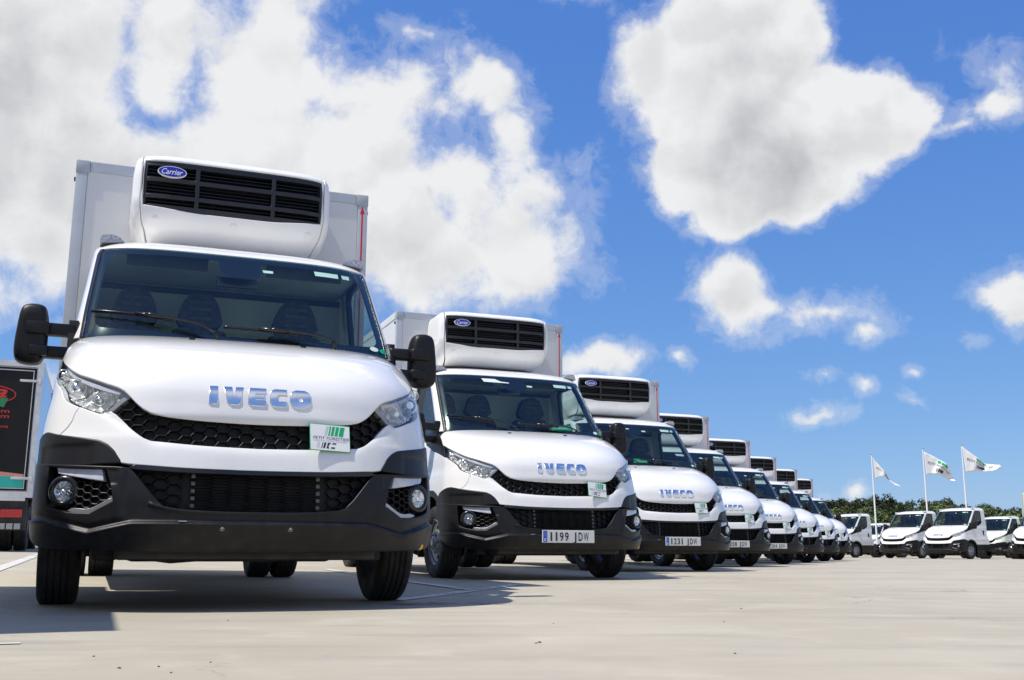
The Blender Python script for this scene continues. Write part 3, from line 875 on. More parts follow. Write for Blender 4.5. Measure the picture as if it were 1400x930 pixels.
    roof_half.append((0, ve, 'c'))
    add('roof', panel('roof', SH_C, sym(roof_half), M['white'], step=.045, r=.005, depth=.025))
    # side of the cab above the waist, with the window opening
    frame_o = [cu(.022, 1.42, 'c'), cu(.017, 1.70), cu(.022, 1.95), cu(.03, 2.075, 'c'), cs(1.98, 2.075), cs(2.04, 2.05), cs(2.06, 1.98), cs(2.04, 1.62), cs(1.97, 1.53), cs(1.75, 1.44), cs(1.60, 1.41, 'c')]
    win = [cu(.075, 1.40, 'c'), cu(.065, 1.70), cu(.065, 1.95), cu(.075, 2.045, 'c'), cs(1.96, 2.045), cs(2.005, 2.02), cs(2.02, 1.97), cs(2.00, 1.63), cs(1.94, 1.56), cs(1.75, 1.47), cs(1.55, 1.42)]
    rear = [cs(1.60, 1.395, 'c'), cs(1.77, 1.425), cs(1.98, 1.515), cs(2.055, 1.61), cs(2.075, 1.98), cs(2.055, 2.065), cs(1.99, 2.085, 'c'), cs(2.34, 2.085, 'c'), cs(2.34, 1.395, 'c')]
    both('window_frame', panel('window_frame', SH_C, frame_o, M['plastic2'], holes=[win], step=.06, off=-.004, r=.003, depth=.03))
    both('side_window', panel('side_window', SH_C, win, M['sideglass'], step=.12, off=-.012, r=.002, depth=0))
    both('rear_pillar', panel('rear_pillar', SH_C, rear, M['white'], step=.07, off=0, r=.004, depth=.03))
    # door and sill
    door = [fs(1.415, .625, 'c'), fs(2.08, .625, 'c'), fs(2.10, .9), fs(2.10, 1.40, 'c'), fs(1.62, 1.40, 'c'), fs(1.50, 1.385), fs(1.415, 1.325, 'c')]
    hd = MB(); w_ = SH_F.P(*SH_F.fs(2.02, 1.15)).x
    hd.box(w_ - .01, w_ + .035, 1.96, 2.02, 1.02, 1.22, ch=.012)
    both('door', panel('door', SH_F, door, M['white'], step=.07, r=.004, depth=.03), [('door_handle', hd.mesh('door_handle', M['plastic']))])
    quart = [fs(2.11, .625, 'c'), fs(2.34, .625, 'c'), fs(2.34, 1.395, 'c'), fs(2.11, 1.395, 'c')]
    both('rear_quarter', panel('rear_quarter', SH_F, quart, M['white'], step=.1, r=.004, depth=.03))
    sill = [fs(1.40, .36, 'c'), fs(2.30, .36), fs(2.34, .40), fs(2.34, .615, 'c'), fs(1.40, .615, 'c')]
    both('sill_cladding', panel('sill_cladding', SH_F, sill, M['plastic'], step=.1, off=.004, r=.006, depth=.05))

    # --- roof lamps
    for s in (-1, 1):
        if s == 1: continue
    lampb = MB(); pts = [(-.068, 0), (.068, 0), (.05, .030), (.015, .048), (-.045, .052), (-.066, .030)]
    mt = Matrix.Translation((.752, 1.60, 2.138)) @ Matrix.Rotation(R(7), 4, 'Y')
    lampb.prism([(x * 1.06, z * .30 - .004) for x, z in pts], 'y', -.058, .13, mt)
    lampc = MB().prism([(-x, z * 1.0) for x, z in reversed(pts)], 'y', -.05, .10, mt)
    lb_ = fixn(lampb.mesh('marker_lamp', M['satin'])); lc_ = fixn(lampc.mesh('lamp_cover', M['lampclear']))
    both('marker_lamp', lb_, [('lamp_cover', lc_)])

    # --- mirrors on two arms
    out = [(-1.174, 1.600), (-1.140, 1.616), (-1.095, 1.616), (-1.062, 1.604), (-1.046, 1.560), (-1.040, 1.50), (-1.040, 1.36), (-1.052, 1.315), (-1.075, 1.285), (-1.13, 1.280), (-1.180, 1.292), (-1.199, 1.320), (-1.204, 1.38), (-1.198, 1.47), (-1.188, 1.56)]
    so = smooth_outline([(p[0], p[1]) for p in out], .012)
    cx, cz = -1.122, 1.45; rings = []
    for y, k in ((1.052, .60), (1.056, .80), (1.066, .92), (1.085, .985), (1.12, 1.01), (1.16, 1.0), (1.185, .97), (1.19, .90)):
        rings.append([(cx + (p.x - cx) * (k if k < .97 else k), y + (0 if k > .9 else 0), cz + (p.y - cz) * (k * .9 + .1 if k < .97 else k)) for p in so])
    mb = MB(); n = len(so); vs = [p for r_ in rings for p in r_]; fs_ = []
    for i in range(len(rings) - 1):
        for j in range(n): fs_.append((i * n + j, i * n + (j + 1) % n, (i + 1) * n + (j + 1) % n, (i + 1) * n + j))
    fs_.append(tuple(range(n))); fs_.append(tuple(range((len(rings) - 1) * n, len(rings) * n)))
    mb.add(vs, fs_)
    hous = fixn(mb.mesh('side_mirror', M['plastic'], angle=50))
    mg = MB().prism([(cx + (p.x - cx) * .86, cz + (p.y - cz) * .9) for p in so], 'y', 1.189, 1.193)
    arms = MB()
    arms.box(-1.13, -.90, 1.075, 1.15, 1.445, 1.515, ch=.016)
    arms.box(-1.13, -.90, 1.075, 1.15, 1.318, 1.385, ch=.016)
    arms.box(-1.15, -1.03, 1.035, 1.10, 1.44, 1.512, ch=.012); arms.box(-1.125, -1.03, 1.038, 1.10, 1.322, 1.382, ch=.012)
    arms.prism([(1.02, 1.29), (1.22, 1.31), (1.24, 1.53), (1.10, 1.54)], 'x', -.935, -.885)
    hm = hous; am = arms.mesh('mirror_arm', M['plastic'], angle=40); gm = fixn(mg.mesh('mirror_glass', M['mirror']))
    add('side_mirror', hm, [('mirror_arm', am), ('mirror_glass', gm)])
    add('side_mirror', mirrored(hm), [('mirror_arm', mirrored(am)), ('mirror_glass', mirrored(gm))])

    # --- wipers
    for pts, pv in (([(-.827, 1.585), (-.546, 1.556), (-.452, 1.542), (-.261, 1.510), (-.165, 1.462)], 0), ([(-.12, 1.518), (.143, 1.512), (.406, 1.494), (.503, 1.462)], 1)):
        mb = MB(); P3 = []
        for a, z in smooth_open(pts, .03):
            uv = SH_C.fa(a, z); P3.append(SH_C.P(*uv) + Vector((0, -.028, .012)))
        mb.tube(P3[:int(len(P3) * .72)], .0055, 6)
        mb.tube([p + Vector((0, .006, -.008)) for p in P3[:int(len(P3) * .72)]], .0045, 6)
        mb.tube([p + Vector((0, -.012, .008)) for p in P3[int(len(P3) * .42):]], .0085, 6)
        mb.tube([P3[-1] + Vector((0, -.012, .008)), P3[-1] + Vector((.03, .03, -.05))], .012, 8)
        k = int(len(P3) * .42)
        mb.tube([P3[k - 2] + Vector((0, -.01, .004)), P3[k + 3] + Vector((0, -.01, .004))], .010, 6)
        add('wiper', mb.mesh('wiper', M['plastic2'], smooth=True))

    # --- things seen through the glass
    db = MB()
    db.prism([(.93, 1.36), (1.08, 1.415), (1.30, 1.40), (1.42, 1.33), (1.44, 1.05), (.93, 1.05)], 'x', -.84, .84)
    add('dashboard', fixn(db.mesh('dashboard', M['dash'])))
    for sx, wd in ((-.585, .25), (-.175, .25), (.455, .26)):
        sb = MB(); hb = MB()
        pts = [(-wd / 2 - .09, 1.05), (wd / 2 + .09, 1.05), (wd / 2 + .10, 1.45), (wd / 2 + .07, 1.66), (wd / 2 - .02, 1.72), (-wd / 2 + .02, 1.72), (-wd / 2 - .07, 1.66), (-wd / 2 - .10, 1.45)]
        sb.prism([(sx + p.x, p.y) for p in smooth_outline(pts, .05)], 'y', 1.95, 2.08)
        sb.box(sx - wd / 2 - .1, sx + wd / 2 + .1, 1.55, 2.0, .95, 1.12, ch=.03)
        hp = [(-wd / 2, 1.735), (wd / 2, 1.735), (wd / 2 + .01, 1.82), (wd / 2 - .03, 1.92), (wd / 2 - .08, 1.955), (-wd / 2 + .08, 1.955), (-wd / 2 + .03, 1.92), (-wd / 2 - .01, 1.82)]
        hb.prism([(sx + p.x, p.y) for p in smooth_outline(hp, .03)], 'y', 1.945, 2.05)
        ins = MB()
        for z0, z1 in ((1.775, 1.795), (1.835, 1.86), (1.885, 1.905)):
            ins.box(sx - wd * .30, sx + wd * .30, 1.938, 1.95, z0, z1, ch=.004)
        ins.box(sx - wd * .34, sx + wd * .34, 1.938, 1.96, 1.30, 1.66, ch=.01)
        ps = MB().tube([(sx - .05, 2.0, 1.68), (sx - .05, 2.0, 1.75)], .008, 6).tube([(sx + .05, 2.0, 1.68), (sx + .05, 2.0, 1.75)], .008, 6)
        add('seat', fixn(sb.mesh('seat', M['seat'], angle=40)), [('headrest', fixn(hb.mesh('headrest', M['seat'], angle=40))), ('seat_insert', ins.mesh('seat_insert', M['seat_insert'])), ('headrest_post', ps.mesh('headrest_post', M['satin'], smooth=True))])
    sw = MB(); cc = Vector((.53, 1.50, 1.505)); ax = Vector((0, -.55, .83)).normalized(); e1 = Vector((1, 0, 0)); e2 = ax.cross(e1).normalized()
    sw.tube([cc + (e1 * math.cos(t) + e2 * math.sin(t)) * .205 for t in [k * PI / 16 for k in range(33)]], .015, 8, cap=False)
    for t in (.2, 2.9, 4.7): sw.tube([cc + (e1 * math.cos(t) + e2 * math.sin(t)) * .2, cc - ax * .03], .014, 6)
    sw.lathe([(-.03, 0), (-.03, .07), (.01, .08), (.02, 0)], 16, 'z', Matrix.Translation(cc - ax * .02) @ ax.to_track_quat('Z', 'Y').to_matrix().to_4x4())
    add('steering_wheel', sw.mesh('steering_wheel', M['dash'], angle=50))
    rm = MB().box(-.125, .125, 1.46, 1.50, 1.90, 1.965, ch=.012); rm.tube([(0, 1.46, 1.96), (0, 1.40, 2.03)], .012, 6)
    add('rear_view_mirror', rm.mesh('rear_view_mirror', M['plastic2'], angle=40))
    for s in (-1, 1):
        vis = MB().box(min(s * .18, s * .66), max(s * .18, s * .66), 1.47, 1.485, 1.99, 2.075, ch=.006)
        add('sun_visor', vis.mesh('sun_visor', M['lining_dark']))
    # back wall and floor of the cab, black core added to darken the panel gaps
    bw = MB().prism([(-.90, .45), (.90, .45), (.905, 1.44), (.885, 1.75), (.835, 2.09), (.70, 2.19), (.40, 2.225), (-.40, 2.225), (-.70, 2.19), (-.835, 2.09), (-.885, 1.75), (-.905, 1.44)], 'y', 2.315, 2.338)
    liner = MB().box(-.82, .82, 2.29, 2.312, 1.1, 2.02).box(-.10, -.085, 2.28, 2.292, 1.2, 2.02)
    header = MB().box(-.82, .82, 2.27, 2.312, 2.025, 2.06)
    hl_ = MB().box(-.80, .80, 1.56, 2.31, 2.075, 2.09)
    add('cab_back_wall', fixn(bw.mesh('cab_back_wall', M['white'])), [('wall_lining', liner.mesh('wall_lining', M['lining'])), ('wall_header', header.mesh('wall_header', M['lining_dark'])), ('headliner', hl_.mesh('headliner', M['lining']))])
    core = MB()
    core.prism([(.16, .32), (.20, .70), (.26, .90), (.45, 1.02), (.66, 1.12), (.92, 1.30), (.94, 1.38), (2.30, 1.02), (2.30, .42), (1.50, .42), (1.45, .50), (1.40, .72), (1.0, .83), (.60, .72), (.55, .32)], 'x', -.52, .52)
    core.prism([(.45, .34), (.5, .9), (.7, 1.02), (1.4, 1.1), (1.4, .85), (.62, .8), (.58, .34)], 'x', -.70, .70)
    core.box(-.86, -.60, .75, 1.5, .86, 1.10).box(.60, .86, .75, 1.5, .86, 1.10)
    core.box(-.88, .88, 1.42, 2.30, .42, .62)
    add('dark_core', fixn(core.mesh('dark_core', M['inner'])))
    # wheel arch liner
    al = MB()
    arcl = [(1.0 + .43 * math.cos(R(t)), .35 + .43 * math.sin(R(t))) for t in range(-10, 191, 12)]
    for (y0, z0), (y1, z1) in zip(arcl, arcl[1:]):
        al.add([(.62, y0, z0), (.985, y0, z0), (.985, y1, z1), (.62, y1, z1)], [(0, 1, 2, 3)])
    both('arch_liner', al.mesh('arch_liner', M['inner']))
    fm = MB().box(.80, 1.0, 1.40, 1.412, .20, .62, ch=.004)
    both('mud_flap', fm.mesh('mud_flap', M['plastic']))
    ub = MB()
    ub.box(-.62, .62, .16, .50, .235, .30, ch=.02)
    ub.box(-.55, .55, .92, 1.08, .22, .33, ch=.03); ub.box(-.45, .45, .5, .95, .225, .29, ch=.02); ub.box(-.30, .34, 1.1, 1.9, .25, .5, ch=.04)
    ub.lathe([(-.85, .05), (.85, .05)], 10, 'x', Matrix.Translation((0, 1.0, .34)))
    ub.box(-.72, -.60, .45, .70, .23, .34, ch=.02).box(.60, .72, .45, .70, .23, .34, ch=.02)
    ub.prism([(-.6, .25), (-.35, .215), (-.1, .235), (.1, .222), (.4, .24), (.6, .26), (.6, .3), (-.6, .3)], 'y', .50, .53)
    add('undertray', fixn(ub.mesh('undertray', M['frame'])))
    return P

def smooth_open(pts, step):
    P = [Vector(p) for p in pts]; P = [P[0] * 2 - P[1]] + P + [P[-1] * 2 - P[-2]]; out = []
    for i in range(1, len(P) - 2):
        k = max(1, int((P[i + 1] - P[i]).length / step))
        for j in range(k):
            t = j / k; p0, p1, p2, p3 = P[i - 1:i + 3]
            out.append(.5 * ((2 * p1) + (p2 - p0) * t + (2 * p0 - 5 * p1 + 4 * p2 - p3) * t * t + (3 * p1 - p0 - 3 * p2 + p3) * t**3))
    out.append(P[-2])
    return out

def tyre_mesh(w=.20, r=.348):
    h = w / 2
    prof = [(-h * .80, r * .62), (-h * .97, r * .70), (-h, r * .80), (-h * .97, r * .91), (-h * .88, r * .965), (-h * .74, r * .992)]
    for x in (-.46, -.155, .155, .46):
        prof += [(h * (x - .055), r), (h * (x - .05), r - .008), (h * (x + .05), r - .008), (h * (x + .055), r)]
    prof += [(h * .74, r * .992), (h * .88, r * .965), (h * .97, r * .91), (h, r * .80), (h * .97, r * .70), (h * .80, r * .62)]
    mb = MB().lathe(prof, 64, 'x')
    return mb.mesh('tyre', M['rubber'], angle=35)
def rim_mesh(outset=.0, dual=False):
    r = .215; mb = MB(); d = .055 if dual else .0
    mb.lathe([(-.085, r * 1.0), (-.08, r * 1.03), (-.07, r * 1.02), (-.06, r * .93), (-.02, r * .90), (.06, r * .92), (.08, r * 1.03)], 48, 'x')
    rad = [.062, .085, .10, .125, .158, .185, r * .90]; xs = [-.078, -.072, -.050, -.040, -.044, -.052, -.030]
    if dual: xs = [x + .09 for x in xs]; xs[-1] = 0
    seg = 60; vs = [(xs[i], rad[i] * math.cos(2 * PI * k / seg), rad[i] * math.sin(2 * PI * k / seg)) for k in range(seg) for i in range(7)]
    fs = []
    for k in range(seg):
        for i in range(6):
            if i in (3,) and (k % 10) in (2, 3, 4, 5, 6): continue
            k2 = (k + 1) % seg
            fs.append((k * 7 + i, k * 7 + i + 1, k2 * 7 + i + 1, k2 * 7 + i))
    mb.add(vs, fs)
    x0 = xs[0]
    mb.lathe([(x0, .062), (x0 - .02, .055), (x0 - .032, .035), (x0 - .032, 0)], 24, 'x')
    for k in range(6):
        a = k * PI / 3
        mb.lathe([(0, .011), (-.02, .011), (-.022, 0)], 6, 'x', Matrix.Translation((x0 + .002, .078 * math.cos(a), .078 * math.sin(a))))
    return fixn(mb.mesh('rim', M['steel'], angle=40))

def build_chassis(box=True):
    P = []
    ch = MB()
    for s in (-1, 1): ch.box(s * .43 - .035, s * .43 + .035, 1.9, 6.05 if box else 5.9, .52, .68, ch=.006)
    for y in (2.5, 3.3, 4.1, 5.4, 5.95): ch.box(-.42, .42, y, y + .06, .55, .66)
    ch.lathe([(-.75, .055), (.75, .055)], 12, 'x', Matrix.Translation((0, 4.75, .36)))
    ch.lathe([(-.14, .0), (-.12, .12), (0, .17), (.12, .12), (.14, 0)], 16, 'x', Matrix.Translation((0, 4.75, .36)))
    ch.box(-.75, -.46, 2.6, 3.5, .36, .66, ch=.04)
    ch.tube([(0, 1.9, .5), (0, 4.6, .4)], .04, 8)
    P.append(('chassis_frame', ch.mesh('chassis_frame', M['frame']), []))
    for s in (-1, 1):
        fl = MB().box(s * .77 - .24, s * .77 + .24, 5.18, 5.19, .22, .62)
        P.append(('mud_flap', fl.mesh('mud_flap', M['plastic']), []))
    return P

def build_box():
    X, Y0, Y1, Z0, Z1 = 1.02, 2.37, 6.25, .86, 2.925
    body = MB().box(-X, X, Y0 + .004, Y1, Z0, Z1, ch=.004)
    subs = []
    fr = MB().box(-.95, .95, Y0 - .002, Y0 + .01, Z0 + .08, Z1 - .070, ch=.003)
    subs.append(('front_panel', fr.mesh('front_panel', M['boxwhite'])))
    for s in (-1, 1):
        t = MB().box(min(s * .952, s * 1.026), max(s * .952, s * 1.026), Y0 - .010, Y0 + .055, Z0, Z1 - .082, ch=.006)
        subs.append(('corner_trim', t.mesh('corner_trim', M['boxtrim'], angle=40)))
        c = MB().box(min(s * .938, s * 1.03), max(s * .938, s * 1.03), Y0 - .014, Y0 + .075, Z1 - .084, Z1 + .006, ch=.009)
        subs.append(('corner_cap', c.mesh('corner_cap', M['capgrey'], angle=40)))
        rl = MB().box(min(s * .975, s * 1.028), max(s * .975, s * 1.028), Y0 + .076, Y1, Z1 - .075, Z1 + .004, ch=.006)
        subs.append(('side_rail', rl.mesh('side_rail', M['boxwhite'])))
        bl = MB().box(min(s * .99, s * 1.029), max(s * .99, s * 1.029), Y0 + .056, Y1, Z0 - .02, Z0 + .09, ch=.006)
        subs.append(('bottom_rail', bl.mesh('bottom_rail', M['boxtrim'])))
        ml = MB().box(min(s * 1.021, s * 1.038), max(s * 1.021, s * 1.038), Y0 + .03, Y0 + .06, Z1 - .135, Z1 - .11, ch=.003)
        subs.append(('marker_light', ml.mesh('marker_light', M['plastic2'])))
    tt = MB().box(-.937, .937, Y0 - .010, Y0 + .06, Z1 - .072, Z1 + .003, ch=.006)
    subs.append(('top_trim', tt.mesh('top_trim', M['boxtrim'])))
    ar = MB().prism([(.985, 2.840), (.967, 2.778), (.979, 2.778), (.979, .95), (.991, .95), (.991, 2.778), (1.003, 2.778)], 'y', Y0 - .0125, Y0 - .0095)
    subs.append(('arrow_marking', fixn(ar.mesh('arrow_marking', M['red']))))
    uf = MB().box(-1.0, 1.0, Y0 + .1, Y1 - .05, Z0 - .10, Z0 - .001)
    subs.append(('floor_frame', uf.mesh('floor_frame', M['frame'])))
    rail = MB()
    return ('box_body', body.mesh('box_body', M['boxwhite']), subs)

def build_unit():
    subs = []
    Y = Vector((0, 0, 0))
    f = lambda a, z, *c: SH_U.fa(a, z) + c
    go = [f(0, 2.470), f(.25, 2.471), f(.45, 2.487), f(.592, 2.504, 'c'), f(.592, 2.824, 'c'), f(.3, 2.829), f(0, 2.830, 'c')]
    go = [go[0] + ('c',)] + go[1:]
    VEU = SH_U.V[-1]
    centre = [(0, SH_U.vz(2.290), 'c'), f(.50, 2.290), f(.520, 2.292, 'c'), f(.555, 2.35), f(.585, 2.42), f(.596, 2.50), f(.597, 2.7), f(.596, 2.83), f(.57, 2.880, 'c'), f(.45, 2.888), (0, SH_U.vz(2.8895), 'c')]
    me = panel('fridge_unit', SH_U, sym(centre), M['unit'], holes=[sym(go)], step=.035, r=.005, depth=.05)
    cap = [f(.536, 2.292, 'c'), f(.571, 2.35), f(.601, 2.42), f(.611, 2.50), f(.612, 2.7), f(.611, 2.83), f(.587, 2.879, 'c')]
    for z in (2.879, 2.84, 2.78, 2.6, 2.5, 2.42, 2.36, 2.31, 2.293):
        v = SH_U.vz(z); pr = SH_U.prof(v); cap.append((SH_U.SF + 2.36 - pr[1] - pr[3], v) + (('c',) if z in (2.879, 2.293) else ()))
    def cdisp(u, v):
        # raised bead round the end cover
        z = SH_U.prof(v)[0]
        s_ = 1 / (1 + math.exp((z - 2.52) / .008)) * 1 / (1 + math.exp(-(u - .66) / .01))
        return -.010 * (1 - s_) * (1 / (1 + math.exp(-(u - .655) / .012)))
    cm = panel('end_cover', SH_U, cap, M['unit'], step=.03, r=.005, depth=.04, disp=cdisp)
    subs += [('end_cover', cm), ('end_cover', mirrored(cm))]
    top = MB().prism([(-.54, 2.05), (.54, 2.05), (.55, 2.36), (-.55, 2.36)], 'z', 2.860, 2.888)
    subs.append(('top_cover', fixn(top.mesh('top_cover', M['unit']))))
    bk = MB().box(-.60, .60, 1.95, 2.36, 2.44, 2.86)
    subs.append(('grille_backing', bk.mesh('grille_backing', M['inner'])))
    fr = panel('grille_frame', SH_U, sym([f(0, 2.462, 'c'), f(.25, 2.464), f(.45, 2.48), f(.598, 2.497, 'c'), f(.598, 2.832, 'c'), (0, SH_U.vz(2.836), 'c')]), M['grille'],
               holes=[[f(a, z, 'c') for a, z in ((x0, z0), (x1, z0), (x1, z1), (x0, z1))] for x0, x1 in ((-.580, -.262), (-.240, .240), (.262, .580)) for z0, z1 in ((2.510, 2.562), (2.584, 2.676), (2.698, 2.788))], step=.05, off=-.012, r=.003, depth=.03)
    subs.append(('grille_frame', fr))
    fins = MB()
    z = 2.495
    while z < 2.80:
        fins.box(-.575, .575, 1.895, 1.935, z, z + .004, Matrix.Translation((0, 0, 0)))
        z += .024
    subs.append(('cooling_fins', fins.mesh('cooling_fins', M['plastic2'])))
    # oval badge
    bc = Vector((-.418, 1.834, 2.737))
    def oval(rx, rz, y0, y1):
        return MB().prism([(bc.x + rx * math.cos(t), bc.z + rz * math.sin(t)) for t in [k * PI / 20 for k in range(40)]], 'y', bc.y + y0, bc.y + y1)
    subs.append(('badge_rim', fixn(oval(.092, .039, -.006, .012).mesh('badge_rim', M['card']))))
    subs.append(('badge', fixn(oval(.086, .0335, -.009, -.006).mesh('badge', M['blue']))))
    vs, fs = text_fit('Carrier', .134, .038, .32, .012, 'CENTER')
    subs.append(('badge_lettering', newmesh('badge_lettering', [(bc.x + x, bc.y - .0105, bc.z - .019 + y) for x, y in vs], fs, M['card'])))
    for a in (-.48, -.02, .44):
        pass
    dm = MB()
    for a in (-.49, 0, .49):
        p = SH_U.P(*SH_U.fa(a, 2.425)); dm.lathe([(-.0015, 0), (-.002, .016), (.001, .019)], 20, 'y', Matrix.Translation(p + Vector((0, -.001, 0))) @ Vector((0, -.93, -.36)).to_track_quat('-Y', 'Z').to_matrix().to_4x4() @ Matrix.Scale(1.35, 4, (1, 0, 0)))
    subs.append(('cover_plug', fixn(dm.mesh('cover_plug', M['unit'], smooth=True))))
    br = MB().box(-.30, .12, 2.20, 2.36, 2.262, 2.292, ch=.004).box(-.5, .5, 2.28, 2.36, 2.26, 2.30)
    subs.append(('unit_bracket', br.mesh('unit_bracket', M['unit'])))
    return ('fridge_unit', me, subs)

def card_part(tilt=0.):
    """advertising card clipped into the grille"""
    w_, h_ = .213, .138
    base = Matrix.Translation((.347, .062, .832)) @ Matrix.Rotation(R(11), 4, 'Z') @ Matrix.Rotation(R(1.5 + tilt), 4, 'Y') @ Matrix.Rotation(R(-13), 4, 'X')
    def pl(pts, y0, y1, m, name):
        me = fixn(MB().prism(pts, 'y', y0, y1, base).mesh(name, m)); return (name, me)
    rc = lambda w, h, o=0: [(-w / 2, -h / 2), (w / 2, -h / 2), (w / 2, h / 2), (-w / 2, h / 2)]
    out = smooth_outline([(-w_ / 2, -h_ / 2), (0, -h_ / 2), (w_ / 2, -h_ / 2), (w_ / 2, 0), (w_ / 2, h_ / 2), (0, h_ / 2), (-w_ / 2, h_ / 2), (-w_ / 2, 0)], .02) if False else rc(w_, h_)
    body = pl(out, -.001, .003, M['green'], 'advert_card')
    subs = [pl(rc(w_ - .006, h_ - .006), -.002, -.001, M['card'], 'card_face')]
    bars = MB(); sh = .22
    for x0, x1 in ((-.012, -.004), (.002, .016), (.022, .038), (.044, .068)):
        bars.prism([(x0, .010), (x1, .010), (x1 + .050 * sh, .060), (x0 + .050 * sh, .060)], 'y', -.0026, -.0022, base)
    subs.append(('green_stripes', fixn(bars.mesh('green_stripes', M['green']))))
    thin = MB()
    for x0, x1 in ((-.030, -.0285), (-.022, -.0195)):
        thin.prism([(x0, .010), (x1, .010), (x1 + .05 * sh, .060), (x0 + .05 * sh, .060)], 'y', -.0026, -.0022, base)
    for x0, x1 in ((-.072, -.0705), (-.064, -.0625)):
        thin.prism([(x0, -.056), (x1, -.056), (x1 + .007, -.026), (x0 + .007, -.026)], 'y', -.0026, -.0022, base)
    subs.append(('thin_stripes', fixn(thin.mesh('thin_stripes', M['printgrey']))))
    blk = MB()
    for x0, x1 in ((-.050, -.046), (-.040, -.030)):
        blk.prism([(x0, -.056), (x1, -.056), (x1 + .009, -.026), (x0 + .009, -.026)], 'y', -.0026, -.0022, base)
    blk.prism([(-.022, -.056), (-.006, -.056), (-.009, -.049), (-.012, -.049), (-.006, -.033), (.0, -.033), (.002, -.026), (-.013, -.026)], 'y', -.0026, -.0022, base)
    blk.prism([(.002, -.056), (.022, -.056), (.024, -.048), (.004, -.048)], 'y', -.0026, -.0022, base)
    blk.prism([(.010, -.033), (.030, -.033), (.032, -.026), (.012, -.026)], 'y', -.0026, -.0022, base)
    subs.append(('black_emblem', fixn(blk.mesh('black_emblem', M['print']))))
    def txt(body_, w, h, x, z, m, name, shear=.25, bold=0):
        vs, fs = text_fit(body_, w, h, shear, bold, 'CENTER')
        me = newmesh(name, [base @ Vector((x + a, -.0027, z + b)) for a, b in vs], fs, m)
        return (name, me)
    subs.append(txt('PETIT FORESTIER', .192, .0155, .004, -.011, M['printviolet'], 'card_lettering', .25, .004))
    subs.append(txt('location de vehicules frigorifiques', .182, .007, .002, -.0205, M['printgrey'], 'small_lettering', .2))
    return (body[0], body[1], subs)

def plate_part(txt_):
    w_, h_ = .52, .112
    cx, cy, cz = .008, -.030, .395
    fr = MB().box(cx - w_ / 2, cx + w_ / 2, cy, cy + .012, cz - h_ / 2, cz + h_ / 2, ch=.003)
    face = MB().box(cx - w_ / 2 + .004, cx + w_ / 2 - .004, cy - .0015, cy + .001, cz - h_ / 2 + .004, cz + h_ / 2 - .004)
    eu = MB().box(cx - w_ / 2 + .005, cx - w_ / 2 + .045, cy - .0025, cy - .001, cz - h_ / 2 + .005, cz + h_ / 2 - .005)
    subs = [('plate_face', face.mesh('plate_face', M['plate'])), ('plate_band', eu.mesh('plate_band', M['eublue']))]
    vs, fs = text_fit('E', .016, .022, 0, .02, 'CENTER')
    subs.append(('country_letter', newmesh('country_letter', [(cx - w_ / 2 + .025 + x, cy - .0032, cz - .040 + y) for x, y in vs], fs, M['card'])))
    st = MB()
    for k in range(12):
        a = k * PI / 6; st.box(cx - w_ / 2 + .025 + .011 * math.cos(a) - .0014, cx - w_ / 2 + .025 + .011 * math.cos(a) + .0014, cy - .0032, cy - .0025, cz + .022 + .011 * math.sin(a) - .0014, cz + .022 + .011 * math.sin(a) + .0014)
    subs.append(('star_ring', st.mesh('star_ring', M['yellow'])))
    dig, let = txt_.split()
    x = cx - w_ / 2 + .060
    for s_, wd in ((dig, .205), (let, .170)):
        n = len(s_); cw = wd / n
        for i, ch in enumerate(s_):
            nw = cw * (.34 if ch == '1' else .92 if ch == 'W' else .52 if ch == 'J' else .74)
            vs, fs = text_fit(ch, nw, .076, 0, .022 if ch != 'W' else .008, 'CENTER')
            subs.append(('plate_character', newmesh('plate_character', [(x + cw * (i + .5) + a, cy - .0028, cz - .038 + b) for a, b in vs], fs, M['print'])))
        x += wd + .028
    return ('number_plate', fr.mesh('number_plate', M['plate']), subs)
# ------------------------------------------------------------------ ground
YAW = .36845
T0 = Vector((-1.206, 5.034)); ST = Vector((1.734, 4.474))
OFF = [(0, 0), (-.021, .253), (-.029, -.013), (-.125, -.039), (-.056, -.030), (-.015, .008), (.026, .006), (.085, -.009)]
rowd = ST.normalized(); rown = Vector((-rowd.y, rowd.x))
def sst(x, a, b):
    t = min(1, max(0, (x - a) / (b - a))); return t * t * (3 - 2 * t)
def gz(x, y):
    d = (Vector((x, y)) - T0).dot(rown) - .9
    rise = .0205 * (d if d > 1 else (d * d / 2 + .5 * d + .0 if d > 0 else 0)) if d > 0 else 0
    rise = .0205 * max(0, d - .5 + .5 * math.exp(-2 * max(d, 0))) if d > 0 else 0
    rise = min(rise, .45)
    far = 1 - sst(y, 60, 160)
    return (rise + .02 * sst(y, 6.5, 9) * (1 - sst(y, 20, 27))) * far
